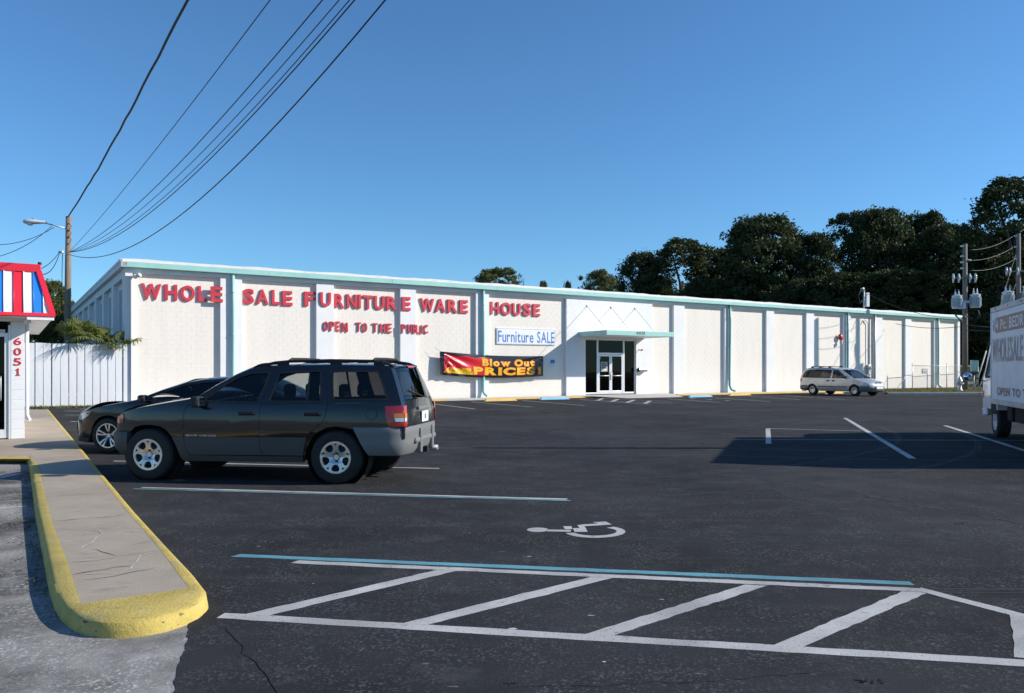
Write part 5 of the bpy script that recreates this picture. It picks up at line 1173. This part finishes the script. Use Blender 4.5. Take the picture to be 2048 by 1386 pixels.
# ---- box truck at the right edge
def build_truck():
    a = R(20.0); h = Vector((math.sin(a), math.cos(a), 0)); rz = math.atan2(h.y, h.x)
    pf = Vector(((1982-CX)/F*18.0, 18.0, 0)); left = Vector((-h.y, h.x, 0)); Wd = 2.2
    root = thing('box_truck', 'white cab-over box truck with faded brown lettering at the right edge', 'truck', pf-left*(Wd/2), rz)   # x forward from the box front, left side faces the camera
    zb, zt, L = .79, 2.89, 5.4; hw = Wd/2
    M_tw = mat('truck_panel_white', (.77, .76, .77), .45, var=.05, scale=1.2, dirt=(.64, .64, .67), dscale=.8); M_ttrim = mat('truck_trim', (.5, .5, .48), .5, .3, var=.15); M_brn = mat('faded_brown_print', (.47, .26, .18), .6, var=.2, scale=3); M_brn2 = mat('faded_rose_print', (.62, .42, .33), .6, var=.2, scale=5, dirt=(.66, .6, .62), dscale=6)
    body = MB().cbox((-L, -hw+.01, zb), (-.01, hw-.01, zt), .02).build('cargo_box', M_tw, root)
    for sd in (1, -1):
        k = 9
        for i in range(k):
            x0 = -L+.03+(L-.08)*i/k; x1 = -L+.03+(L-.08)*(i+1)/k; y = sd*hw
            MB().cbox((x0+.004, min(y-.012*sd, y), zb+.09), (x1-.004, max(y-.012*sd, y), zt-.1), .004).build('side_panel', M_tw, body)
        y = sd*(hw+.012)
        for z0, z1 in ((zb-.02, zb+.085), (zt-.095, zt+.02)): MB().cbox((-L, min(y, y-.05*sd), z0), (0, max(y, y-.05*sd), z1), .008).build('rail', M_ttrim, body)
        MB().cbox((-.05, min(y, y-.05*sd), zb+.086), (.01, max(y, y-.05*sd), zt-.096), .012).build('corner_post', M_tw, body)
        for i in range(5): MB().cbox((-.55-i*1.1, sd*(hw+.012)-.006, zt-.05), (-.43-i*1.1, sd*(hw+.012)+.012, zt-.015), .005).build('marker_lamp', M_lred if i % 2 else mat('marker_brown', (.25, .1, .05), .3), body)
    MB().cbox((-.06, -hw+.03, zt+.0), (.01, hw-.03, zt+.03), .008).build('top_rail', M_ttrim, body)
    yl = hw+.004
    MB().box((-4.3, yl-.003, 2.33), (-.45, yl, 2.66)).build('print_band', M_brn, body)
    f1 = lambda x0, z0, yy: (lambda a_, b_, d: (x0-a_, yy, z0+b_))
    textline('letter', '4 Pc. BEDROOM', f1(-.50, 2.385, yl+.003), 3.5, .22, M_tw, body, bold=.02, cap='B'); textline('letter', 'WHOLESALE FURNITURE', f1(-.17, 1.70, yl+.003), 5.1, .5, M_brn2, body, bold=.02)
    textline('letter', 'OPEN TO THE PUBLIC', f1(-.62, .98, yl+.003), 4.6, .17, M_brn, body, bold=.03)
    for i, (x0, z0, w_, h_) in enumerate(((-.22, 2.38, .14, .1), (-.2, 2.47, .18, .06), (-.24, 2.55, .1, .07))): MB().box((x0-w_, yl-.003, z0), (x0, yl, z0+h_)).build('print_mark', mat('faded_blue_print', (.36, .38, .47), .6, var=.2), body)
    # cab
    cw = hw-.14; P = [(0.06, .62), (.06, 2.22), (.2, 2.28), (1.05, 2.25), (1.22, 2.18), (1.52, 1.42), (1.60, 1.25), (1.62, .62)]
    M_cab = car_paint('cab_white', (.72, .73, .75), 0, .35)
    Yc = lambda z: cw-.0*z-(max(0, z-1.3)*.10)
    wdw = [(.35, 1.38), (.35, 2.08), (1.02, 2.08), (1.40, 1.40), (1.36, 1.36)]
    for sd in (1, -1):
        cs = panel('cab_side', P, lambda a_, b_: (a_, Yc(b_), b_), M_cab, root, holes=[wdw], step=.3, depth=(0, -.04, 0), mirror=sd < 0, flip=True, smooth=False)
        panel('side_window', inset(wdw, -.01), lambda a_, b_: (a_, Yc(b_)-.02, b_), G_clear, cs, step=None, depth=None, mirror=sd < 0, flip=True); panel('window_seal', inset(wdw, -.03), lambda a_, b_: (a_, Yc(b_)+.004, b_), M_blk, cs, holes=[inset(wdw, .02)], step=None, depth=(0, -.01, 0), mirror=sd < 0, flip=True)
        y = sd*(cw+.004); MB().cbox((.42, min(y, y+.03*sd), 1.2), (.58, max(y, y+.03*sd), 1.25), .006).build('door_handle', M_blk, cs)
        MB().tube([(1.45, sd*cw, 1.25), (1.55, sd*(cw+.25), 1.38), (1.55, sd*(cw+.34), 1.38)], .014, 6).build('mirror_arm', M_blk, root)
        MB().lathe([(0, .05), (.08, .045), (.105, .0), (0, 0)], 18, Matrix.Translation((1.56, sd*(cw+.34), 1.36)) @ Matrix.Rotation(R(-90), 4, 'Y')).build('round_mirror', M_mirr, root)
        MB().cbox((1.5, sd*(cw-.12)-.1, .68), (1.64, sd*(cw-.12)+.1, .86), .02).build('headlamp', M_lclr, root); MB().cbox((1.5, sd*cw-.03, .86), (1.60, sd*cw+.015, 1.02), .01).build('indicator', mat('truck_indicator', (.55, .12, .03), .2), root)
        for xx in (.36, -3.6): 
            hb = wheel(root, xx, sd*(hw-.16), .365, .25, .215, sd, spoke_holes(6, .2, .6, .82), lugs=6, rimm=mat('truck_rim', (.5, .5, .52), .5, .2), lug_r=.09)
        MB().tube([(xx2, sd*.45, .62) for xx2 in (-L, 1.5)], .06, 6).build('chassis_rail', M_under, root)
    for a_, b_ in ((0, 1), (1, 2), (2, 3), (3, 4), (5, 6), (6, 7)):
        p, q = P[a_], P[b_]; MB().add([(p[0], Yc(p[1]), p[1]), (p[0], -Yc(p[1]), p[1]), (q[0], -Yc(q[1]), q[1]), (q[0], Yc(q[1]), q[1])], [(0, 1, 2, 3)]).build('cab_panel', M_cab, root)
    p, q = P[4], P[5]; MB().add([(p[0], Yc(p[1]), p[1]), (p[0], -Yc(p[1]), p[1]), (q[0], -Yc(q[1]), q[1]), (q[0], Yc(q[1]), q[1])], [(0, 1, 2, 3)]).build('windshield', G_clear, root)
    MB().cbox((1.52, -cw, .42), (1.70, cw, .64), .04).build('front_bumper', M_white, root); MB().cbox((1.2, cw-.05, .45), (1.53, cw+.01, .62), .03).build('bumper_corner', M_white, root)
    MB().cbox((-L, -.35, .45), (1.4, .35, .7), .03).build('chassis', M_under, root); MB().cbox((-2.2, .5, .42), (-1.2, .9, .78), .04).build('fuel_tank', M_under, root); MB().cbox((-.75, .3, .4), (-.3, .85, .74), .04).build('battery_box', M_under, root)
    MB().cbox((.2, -.8, .9), (.65, .8, 1.3), .06).build('seat', M_seat, root); MB().cbox((-L-.02, -hw+.1, .45), (-L+.1, hw-.1, .6), .02).build('rear_bumper', M_blk, root)
    MB().cbox((.12, cw-.12, .5), (.75, cw+.005, .78), .05).build('wheel_guard', M_under, root)
build_truck()

# ------------------------------------------------------------------ poles, lamps, wires
def pole(label, p, h, r0, r1, m=M_wood, lean=(0, 0)):
    o = thing('utility_pole', label, 'utility pole', p)
    MB().tube([(0, 0, -.3), (lean[0]*.5, lean[1]*.5, h*.5), (lean[0], lean[1], h)], [r0, (r0+r1)/2, r1], 14).build('post', m, o); return o
PL = dp(133, 740, 36.0); PL.z = 0
topz = 1.5+(742-433)/F*36
up = pole('weathered wooden pole carrying a street lamp behind the white fence', PL, topz, .15, .12, M_wood, lean=(.1, 0))
MB().tube([(.02, -.12, topz-.55), (-.5, -.3, topz-.42), (-.75, -.4, topz-.36)], .03, 8).build('lamp_arm', M_galv, up)
lampo = thing('street_lamp', 'grey cobra-head street lamp on the wooden pole at left', 'street lamp', PL+Vector((-.7, -.38, topz-.36)), R(190))
mb = MB(); secs = [(0, .06, .06), (.12, .09, .08), (.45, .16, .12), (.8, .17, .14), (.95, .11, .09), (1.0, .01, .01)]
vs = []; fs = []; n = 12
for x, w_, h_ in secs:
    for k in range(n): a = 2*math.pi*k/n; vs.append((x*.95, math.cos(a)*w_, .02+math.sin(a)*h_*(1 if math.sin(a) > 0 else .7)))
for i in range(len(secs)-1):
    for k in range(n): fs.append((i*n+k, i*n+(k+1) % n, (i+1)*n+(k+1) % n, (i+1)*n+k))
mb.add(vs, fs, True); mb.build('housing', mat('lamp_housing', (.6, .62, .65), .4), lampo); MB().lathe([(0, -.1), (.1, -.08), (.13, -.03), (.13, 0)], 14, Matrix.Translation((.65, 0, -.04))).build('lens', M_porc, lampo); MB().lathe([(.035, 0), (.035, .07), (0, .08)], 10, Matrix.Translation((.55, 0, .1))).build('photocell', M_blk, lampo)
za = 1.5+(742-505)/F*36
MB().cbox((-.22, -.28, za-.05), (-.04, -.08, za+.05), .02).build('insulator', M_porc, up)
for k in range(3): MB().tube([(.12, -.1, topz-.3-k*.3), (.3, -.16, topz-.45-k*.3), (.14, -.1, topz-.7-k*.3)], .012, 5).build('cable_loop', M_wire, up)
MB().tube([(-.10, -.13, za), (-.13, -.13, za-1), (-.12, -.14, za-2), (-.12, -.15, 2.5)], .015, 5).build('riser', M_wire, up)
def wire(label, pts, r_, m=M_wire, name='overhead_wire', wob=0.0, grp=None):
    if wob:
        rr = random.Random(len(label)); pts = [p+Vector((rr.uniform(-wob, wob), 0, rr.uniform(-wob, wob))) for p in pts]
    o = MB().tube(pts, r_, 5).build(name, m); return tag(o, label, 'wire', grp)
def span(A, Bx, By, ctrl, umax=1.75, n=46):
    """wire in the vertical plane from A through (Bx, By); height fitted to picture points, then carried on to the next pole"""
    Bv = Vector((Bx, By, 0)); us = [0]; zs = [A.z]
    for x, y in ctrl:
        r_ = (x-CX)/F; dx, dy = Bv.x-A.x, Bv.y-A.y; u = (r_*A.y-A.x)/(dx-r_*dy); Yd = A.y+dy*u; us.append(u); zs.append(HC-(y-HY)/F*Yd)
    cf = np.polyfit(us, zs, min(2, len(us)-1)); out = []
    for i in range(n+1):
        u = umax*i/n; z = float(np.polyval(cf, u)); out.append(Vector((A.x+(Bv.x-A.x)*u, A.y+(Bv.y-A.y)*u, z)))
    return out
def exitp(x, Yd): return ((x-CX)/F*Yd, Yd)
A1 = PL+Vector((.1, -.05, topz)); bx, by = exitp(375, 17.0)
wire('thick twisted cable rising from the top of the left pole', span(A1, bx, by, [(187.5, 353.5), (242, 254), (308.6, 129), (375, 0)], 1.9), .03, wob=.015)
A2 = PL+Vector((.16, -.1, za))
for (xx, ctrl, r_, lb) in ((540, [(343.8, 257.8), (540, 0)], .009, 'leftmost thin wire from the left pole, just right of the thick cable'), (644.5, [(429.7, 250), (644.5, 0)], .011, 'second thin wire fanning up from the left pole'), (678, [(429.7, 278), (678, 0)], .009, 'third thin wire fanning up from the left pole'),
        (699, [(429.7, 298), (699, 0)], .009, 'fourth thin wire, left one of the close pair from the left pole'), (709, [(429.7, 308.6), (709, 0)], .012, 'fifth wire, right one of the close pair from the left pole'), (778, [(185, 523), (480, 312.5), (778, 0)], .014, 'lowest sagging wire from the left pole, rightmost at the top')):
    bx, by = exitp(xx, 12.5); wire(lb, span(A2, bx, by, ctrl, 1.7), r_)
for lb, p0, q in (('upper short wire running left from the street lamp', PL+Vector((-.4, -.3, topz-.55)), dp(-60, 485, 30)), ('lower short wire running left from the street lamp', PL+Vector((-.5, -.3, topz-.5)), dp(-60, 522, 28)), ('upper service wire from the left pole down to the shop roof', PL+Vector((-.2, -.2, za)), dp(20, 540, 20)), ('lower service wire from the left pole down to the shop roof', PL+Vector((-.2, -.2, za-.05)), dp(70, 546, 19))):
    pts = []
    for i in range(13): u = i/12; p = p0.lerp(q, u); p.z -= .35*4*u*(1-u); pts.append(p)
    wire(lb, pts, .014)
# poles at the right
def transformer(parent, x, y, z, s_=1.0):
    o = MB().lathe([(0, -.55*s_), (.33*s_, -.55*s_), (.36*s_, -.5*s_), (.36*s_, .42*s_), (.39*s_, .44*s_), (.39*s_, .5*s_), (.2*s_, .58*s_), (0, .6*s_)], 22, Matrix.Translation((x, y, z))).build('transformer', M_tank, parent, 35)
    for k in range(14):
        a = math.pi*(.9+1.2*k/13); c = Vector((x+math.cos(a)*.36*s_, y+math.sin(a)*.36*s_, 0)); e = Vector((math.cos(a), math.sin(a), 0))*.07*s_; t_ = Vector((-math.sin(a), math.cos(a), 0))*.01
        MB().add([c+t_+Vector((0, 0, z-.45*s_)), c+e+t_+Vector((0, 0, z-.45*s_)), c+e+t_+Vector((0, 0, z+.3*s_)), c+t_+Vector((0, 0, z+.3*s_)), c-t_+Vector((0, 0, z-.45*s_)), c+e-t_+Vector((0, 0, z-.45*s_)), c+e-t_+Vector((0, 0, z+.3*s_)), c-t_+Vector((0, 0, z+.3*s_))], [(0, 1, 2, 3), (7, 6, 5, 4), (1, 5, 6, 2)]).build('cooling_fin', M_tank, o)
    for dx in (-.14, .14): MB().lathe([(.05*s_, .55*s_), (.08*s_, .6*s_), (.05*s_, .66*s_), (.08*s_, .72*s_), (.04*s_, .8*s_), (.02, 1.0*s_), (0, 1.02*s_)], 10, Matrix.Translation((x+dx*s_, y, z))).build('bushing', M_porc, o)
    return o
def insul(parent, p, q): 
    p, q = Vector(p), Vector(q); MB().tube([p, p.lerp(q, .3), p.lerp(q, .5), p.lerp(q, .7), q], [.03, .07, .03, .08, .03], 8).build('insulator', M_porc, parent)
YP1 = 57.9; p1 = dp(1930, 740, YP1); p1.z = .1; s1 = YP1/F; zz = lambda y, Y=YP1: HC-(y-HY)/F*Y-.1
u1 = pole('grey wooden utility pole with two transformers at the warehouse corner', p1, zz(488), .20, .15, M_wood2)
for y in (493, 513, 525, 537): insul(u1, (-.12, -.1, zz(y)), (-.4, -.1, zz(y)))
insul(u1, (.12, -.1, zz(520)), (.4, -.1, zz(521)))
arm = MB().box((-1.0, -.22, zz(556)-.05), (.75, -.12, zz(556)+.05)).build('cross_arm', M_wood2, u1)
for x in (-.95, -.55, .25, .65): MB().tube([(x, -.17, zz(556)-.35), (x+.03, -.17, zz(556)), (x, -.17, zz(556)+.3)], [.05, .09, .05], 8).build('cutout', M_porc, arm)
transformer(u1, -.66, -.15, zz(604), .88); transformer(u1, .66, -.15, zz(602), .9)
for x in (-.35, .3): MB().cbox((min(x, 0), -.2, zz(604)-.1), (max(x, 0), -.1, zz(604)+.1), .01).build('hanger', M_galv, u1)
MB().cbox((-.5, -.35, zz(618)), (-.12, -.1, zz(612)+.2), .03).build('arrester', M_porc, u1)
for sgn in (-1, 1):
    for k in range(2): MB().tube([(sgn*.75, -.3, zz(620)), (sgn*(.9-.1*k), -.35, zz(632)), (sgn*.5, -.3, zz(640)-.2*k), (sgn*.05, -.2, zz(632))], .035, 6).build('drop_cable', M_wire, u1)
p2 = dp(2037, 740, 60.5); p2.z = .1; z2_ = lambda y: HC-(y-HY)/F*60.5-.1
u2 = pole('wooden utility pole with white transformers behind the box truck', p2, z2_(467), .19, .14, M_wood2)
for y in (472, 494, 518): insul(u2, (-.12, -.05, z2_(y)), (-.38, -.05, z2_(y)))
transformer(u2, -.8, 0, z2_(598), 1.05); transformer(u2, .55, 0, z2_(598), 1.0)
MB().box((-1.1, -.2, z2_(543)-.05), (.9, -.1, z2_(543)+.05)).build('cross_arm', M_wood2, u2)
for x in (-1.0, -.75, -.15): MB().tube([(x, -.15, z2_(543)-.3), (x+.02, -.15, z2_(543)), (x, -.15, z2_(543)+.3)], [.05, .09, .05], 8).build('cutout', M_porc, u2)
for i, (ya, yb) in enumerate(((500, 472), (521, 494), (541, 520))):
    a, b = p1+Vector((.3, -.1, zz(ya))), p2+Vector((-.38, -.05, z2_(yb))); pts = []
    for k in range(15): u = k/14; q = a.lerp(b, u); q.z -= .45*4*u*(1-u)*.6; pts.append(q)
    wire(['top', 'middle', 'bottom'][i]+' wire of the three slung between the two right-hand poles', pts, .016, M_cable)
for i, (q0, q1, sag, lb) in enumerate(((W(wt(1738, 600)[0], -.3, 7.55), p1+Vector((-.1, 0, zz(636))), .55, 'dark service cable sagging from the roof mast to the corner pole'), (p1+Vector((0, -.1, zz(650))), p1+Vector((20, -6, 3.6)), .4, 'upper horizontal cable running right from the corner pole'), (p1+Vector((0, -.1, zz(660))), p1+Vector((20, -8, 3.9)), .3, 'lower horizontal cable running right from the corner pole'), (W(54.3, .3, 5.2), p1+Vector((0, -.15, zz(652))), .25, 'thin pale cable along the warehouse front to the corner pole'))):
    pts = []
    for k in range(17): u = k/16; q = q0.lerp(q1, u); q.z -= sag*4*u*(1-u); pts.append(q)
    wire(lb, pts, .02 if i == 0 else .022, M_wire if i == 0 else M_cable)
for i, (xb, yb, xt, yt) in enumerate(((1948, 781, 2033, 500), (1957, 781, 2036, 560))):
    a = gp(xb, yb, .11); b = Vector((p2.x-.1, p2.y, z2_(yt)+.1)); o = MB().tube([a, b], .012, 5).build('guy_wire', M_cable); tag(o, ['left', 'right'][i]+' guy wire anchored in the verge with pale guard', 'guy wire')
    MB().tube([a, a.lerp(b, .27)], .05, 8).build('guard', mat('guard_pale', (.42, .42, .36), .7), o)
# off-frame lot light pole whose shadow crosses the asphalt
lp_ = thing('lot_light_pole', 'stout pole out of frame at right that shades the asphalt', 'pole', (17.2, 15.3, 0)); MB().tube([(0, 0, -.2), (0, 0, 9.1)], [.15, .11], 12).build('post', M_galv, lp_)
# hydrant, cabinet, chain-link fence
hy = gp(1919.5, 781.5, .11); o = thing('fire_hydrant', 'silver fire hydrant on the verge by the warehouse corner', 'hydrant', hy)
M_hyd = mat('hydrant_silver', (.55, .56, .57), .4, .4)
MB().lathe([(0, 0), (.2, 0), (.2, .06), (.13, .08), (.13, .62), (.18, .64), (.18, .72), (.15, .74), (.13, .86), (.06, .95), (.05, 1.02), (0, 1.03)], 18).build('barrel', M_hyd, o)
for dx, dy in ((1, 0), (-1, 0), (0, -1)): MB().tube([(dx*.1, dy*.1, .5), (dx*.24, dy*.24, .5), (dx*.27, dy*.27, .5)], [.075, .075, .06], 10).build('nozzle', M_hyd, o)
cbp = dp(1948.5, 745, 58); o = thing('utility_cabinet', 'pale teal utility cabinet on a post right of the corner pole', 'cabinet', (cbp.x, cbp.y, .1))
zb_ = HC-(743-HY)/F*58; MB().cbox((-.23, -.15, zb_-.1), (.23, .15, zb_+.72), .03).build('box', mat('cabinet_teal', (.38, .58, .5), .5), o); MB().tube([(0, .05, -.2), (0, .05, zb_-.1)], .05, 8).build('post', M_galv, o); MB().cbox((-.24, -.17, zb_-.32), (.24, .16, zb_-.105), .02).build('base_box', M_clad, o)
cf0 = W(wt(1803, 760)[0], .9, .1); cf1 = W(66, .5, .1); o = thing('chain_link_fence', 'low chain-link fence in front of the last warehouse bays', 'fence', cf0)
v = cf1-cf0; L = v.length; 
for u in (0, .5, 1): q = v*u; MB().tube([q+Vector((0, 0, -.2)), q+Vector((0, 0, 2.0))], .035, 8).build('post', M_galv, o)
MB().tube([Vector((0, 0, 1.82)), v+Vector((0, 0, 1.82))], .022, 6).build('top_rail', M_galv, o); MB().tube([Vector((0, 0, 1.7)), -D_*2.6+N_*.3+Vector((0, 0, 0))], .018, 6).build('brace', M_galv, o)
mb = MB(); n = int(L/.14); e = v.normalized()
for i in range(-12, n):
    for sg in (1, -1):
        a = i*.14; b = a+1.75; x0, x1 = max(0, a), min(L, b)
        if x1 <= x0: continue
        z0, z1 = (x0-a), (x1-a)
        if sg < 0: z0, z1 = 1.75-z0, 1.75-z1
        mb.tube([e*x0+Vector((0, 0, .05+z0)), e*x1+Vector((0, 0, .05+z1))], .0022, 3, False)
tag(mb.build('wire_mesh', M_galv, o), kind='stuff')

# ------------------------------------------------------------------ trees
def leaf_mesh(name, clumps, per, leaf, seed, flat=.8):
    """many small leaf faces scattered through clumps [(centre, radius)]"""
    rs = np.random.RandomState(seed); C = np.array([c for c, r_ in clumps]); Rr = np.array([r_ for c, r_ in clumps])
    idx = np.repeat(np.arange(len(clumps)), per); n = len(idx)
    d = rs.normal(size=(n, 3)); d /= np.linalg.norm(d, axis=1)[:, None]; rad = rs.uniform(.15, 1, n)**.5*np.where(rs.uniform(size=n) < .16, rs.uniform(1.0, 1.6, n), 1.0)
    P = C[idx]+d*(rad*Rr[idx])[:, None]*np.array([1, 1, flat])
    u = rs.normal(size=(n, 3)); u /= np.linalg.norm(u, axis=1)[:, None]; w = rs.normal(size=(n, 3)); w -= (w*u).sum(1)[:, None]*u; w /= np.linalg.norm(w, axis=1)[:, None]
    s_ = leaf*rs.uniform(.55, 1.3, n)[:, None]
    V = np.stack([P-u*s_, P-w*s_*.45, P+u*s_, P+w*s_*.45], 1).reshape(-1, 3)
    me = bpy.data.meshes.new(name); me.vertices.add(4*n); me.vertices.foreach_set('co', V.ravel()); me.loops.add(4*n); me.loops.foreach_set('vertex_index', np.arange(4*n)); me.polygons.add(n); me.polygons.foreach_set('loop_start', np.arange(0, 4*n, 4)); me.polygons.foreach_set('loop_total', np.full(n, 4)); me.update(); me.validate(); return me
def tree_variant(seed, h=18.0, wdt=6.0, ncl=190, per=120, leaf=.24, low=.08, open_=0.0):
    """crown mesh and trunk mesh of one tree, h tall, wdt crown radius"""
    rr = random.Random(seed); lobes = []; ax = [rr.uniform(0, 6.28) for _ in range(4)]
    def env(a, z):                                              # uneven crown radius at bearing a and height fraction z
        b = max(0.0, 1-((z-.52)/.5)**2)**.5
        return wdt*b*(.80+.13*math.sin(2*a+ax[0]+z*5)+.10*math.sin(3*a+ax[1]-z*9)+.08*math.sin(5*a+ax[2]+z*14))
    clumps = []; n = 0
    while len(clumps) < ncl:
        z = low+(1-low)*rr.random()**.85; a = rr.uniform(0, 6.28); q = rr.uniform(.72, 1.0) if rr.random() < .72 else rr.uniform(.1, .75)
        e = env(a, z)*q*(1-.06); rad = rr.uniform(.55, 1.25)*(1-open_*.28)
        if open_ and math.sin(3*a+7*z+ax[3])*math.sin(11*z+2*a) > .75-open_*.5: continue
        clumps.append(((math.cos(a)*e, math.sin(a)*e, min(z*h, h-rad*.6)), rad))
    for i in range(9):                                          # twigs that break the outline
        a = rr.uniform(0, 6.28); z = rr.uniform(.6, .97); e = env(a, z)*1.08; clumps.append(((math.cos(a)*e, math.sin(a)*e, z*h+.1), rr.uniform(.3, .55)))
    me = leaf_mesh('crown', clumps, per, leaf, seed)
    mb = MB(); mb.tube([(0, 0, -.3), (.1, 0, h*.22), (.2, .1, h*.45), (0, 0, h*.72)], [h*.028, h*.022, h*.015, h*.006], 10)
    for i in range(11):
        c = Vector(rr.choice(clumps)[0]); z0 = c.z*rr.uniform(.35, .7); st = Vector((.1, 0, min(z0, h*.6))); mid = st.lerp(c, .5)+Vector((rr.uniform(-.6, .6), rr.uniform(-.6, .6), .3)); mb.tube([st, mid, c], [h*.010, h*.007, h*.003], 7)
    return me, mb.mesh('trunk')
VAR = [tree_variant(31, ncl=270, per=140, leaf=.2), tree_variant(47, ncl=270, per=140, leaf=.2), tree_variant(58, low=.03, ncl=290, per=140, leaf=.2), tree_variant(63, wdt=5.5, ncl=230, per=110, leaf=.19, open_=.6), tree_variant(77, ncl=290, per=140, leaf=.2)]
def tree(px, top, Yd, width_px, var, label, m=M_leaf, rz=0.0, name='oak_tree'):
    hgt = HC-(top-HY)/F*Yd; wm = width_px*(1.22 if width_px > 60 else 1.0)/2/F*Yd
    p = dp(px, 742, Yd); p.z = -.05; o = thing(name, label, 'tree', p, rz, 'trees behind the warehouse'); cr, tk = VAR[var]; wd0 = (6, 6, 6, 5.5, 6)[var]
    o.scale = (wm/wd0, wm/wd0, hgt/18.0)
    a = bpy.data.objects.new('crown', cr); b = bpy.data.objects.new('trunk', tk)
    for q, mm in ((a, m), (b, M_bark)):
        COL.objects.link(q); q.parent = o
        if not q.data.materials: q.data.materials.append(None)
        q.material_slots[0].link = 'OBJECT'; q.material_slots[0].material = mm
tree(1000, 537, 98, 130, 3, 'small pale tree top showing above the roof line left of the entrance', M_leaf2)
tree(1087, 562, 105, 34, 3, 'tiny tree tip peeping over the roof above the entrance', M_leaf2, 1.0); tree(1136, 563, 105, 30, 0, 'tiny bush-like tree tip left of the pale oak', M_leaf, 2.0)
tree(1195, 541, 100, 105, 3, 'pale airy oak at the left end of the tree line', M_leaf2, 2.2)
tree(1282, 505, 108, 110, 0, 'dark rounded oak second from the left in the tree line', M_leaf, .6); tree(1365, 482, 105, 190, 3, 'airy greyish oak with sky showing through its crown', M_leaf, 1.4)
tree(1440, 500, 112, 150, 1, 'dark oak filling the gap left of the tall broad oak', M_leaf, 3.0); tree(1530, 434, 96, 215, 1, 'tall broad dark oak at the middle of the tree line', M_leaf, 0.3); tree(1620, 470, 106, 150, 2, 'lower oak leaning against the tall broad oak', M_leaf, 4.0)
tree(1705, 424, 96, 150, 3, 'twin-topped oak behind the rooftop mast', M_leaf, 2.6); tree(1765, 420, 92, 150, 4, 'vine-covered dark oak right of the rooftop mast', M_leaf, 1.1); tree(1838, 428, 95, 150, 1, 'pointed dark oak left of the corner pole', M_leaf, 5.0)
tree(1900, 450, 88, 170, 2, 'dense low oak directly behind the corner pole', M_leaf, 2.0); tree(2030, 362, 78, 240, 3, 'tallest airy oak at the right edge above the truck', M_leaf, .9)
tree(1980, 470, 92, 220, 4, 'dark thick oak below the tallest oak', M_leaf, 3.3); tree(2110, 420, 84, 240, 0, 'dark oak cut by the right picture edge', M_leaf, 3.9)
for i, (x, tp, Yd, w_, v_, lb) in enumerate(((1600, 560, 88, 160, 2, 'low dark growth above the wall left of the rooftop mast'), (1690, 545, 86, 170, 0, 'low dark growth behind the alarm bell bay'), (1780, 540, 84, 170, 4, 'low dark growth right of the rooftop mast'), (1860, 545, 82, 150, 2, 'low dark growth above the last wall bays'), (1955, 600, 76, 150, 4, 'dark thicket behind the utility cabinet'), (2040, 610, 72, 150, 2, 'dark thicket behind the truck'), (1500, 545, 98, 170, 4, 'low dark growth under the tall broad oak'), (1410, 560, 98, 140, 2, 'low dark growth under the airy greyish oak'))):
    tree(x, tp, Yd, w_, v_, lb, M_leaf, i*1.3, 'thicket_tree')
tree(85, 560, 62, 120, 1, 'green tree behind the shop at the left edge', M_leaf2, .4); tree(125, 600, 70, 90, 0, 'darker green tree between the shop and the wooden pole', M_leaf, 1.9); tree(30, 590, 66, 120, 2, 'tree mostly hidden behind the striped mansard', M_leaf2, 2.9)
# ---- palms behind the fence
def palm(px, py, Yd, n, L, label, seed):
    c = dp(px, py, Yd); rr = random.Random(seed); o = thing('palm_tree', label, 'palm', (c.x, c.y, 0))
    MB().tube([(0, 0, -.2), (.03, 0, c.z*.6), (0, 0, c.z)], [.16, .13, .12], 10).build('trunk', M_bark, o)
    for i in range(n):
        a = rr.uniform(0, 6.28); el = rr.uniform(.25, 1.25); mb = MB(); stem = L*rr.uniform(.4, .6); d = Vector((math.cos(a)*math.cos(el), math.sin(a)*math.cos(el), math.sin(el))); t_ = Vector((-math.sin(a), math.cos(a), 0)); b0 = Vector((0, 0, c.z)); tip = b0+d*stem
        mb.tube([b0, tip], .012, 4)
        for k in range(17):                                     # fan of narrow drooping segments
            f = (k-8)/8*1.25; dd = (d*math.cos(f)+t_*math.sin(f)).normalized(); ln = L*rr.uniform(.5, .72)*(1-.25*abs(f)); pts = [tip, tip+dd*ln*.5+Vector((0, 0, -.03*ln)), tip+dd*ln*.82+Vector((0, 0, -.16*ln)), tip+dd*ln+Vector((0, 0, -.42*ln))]; nr = dd.cross(d.cross(t_)).normalized(); vs = []
            for j, p in enumerate(pts): w_ = (.010, .028, .02, .002)[j]; vs += [p+nr*w_, p-nr*w_]
            mb.add(vs, [(2*j, 2*j+1, 2*j+3, 2*j+2) for j in range(3)], True)
        mb.build('frond', M_palm, o)
palm(150, 688, 33.1, 20, 1.3, 'fan palm rising above the white fence beside the wooden pole', 1); palm(194, 696, 33.45, 16, 1.25, 'second fan palm crowding the first above the fence', 2); palm(243, 705, 34.05, 11, 1.1, 'small fan palm at the warehouse corner above the fence', 3)
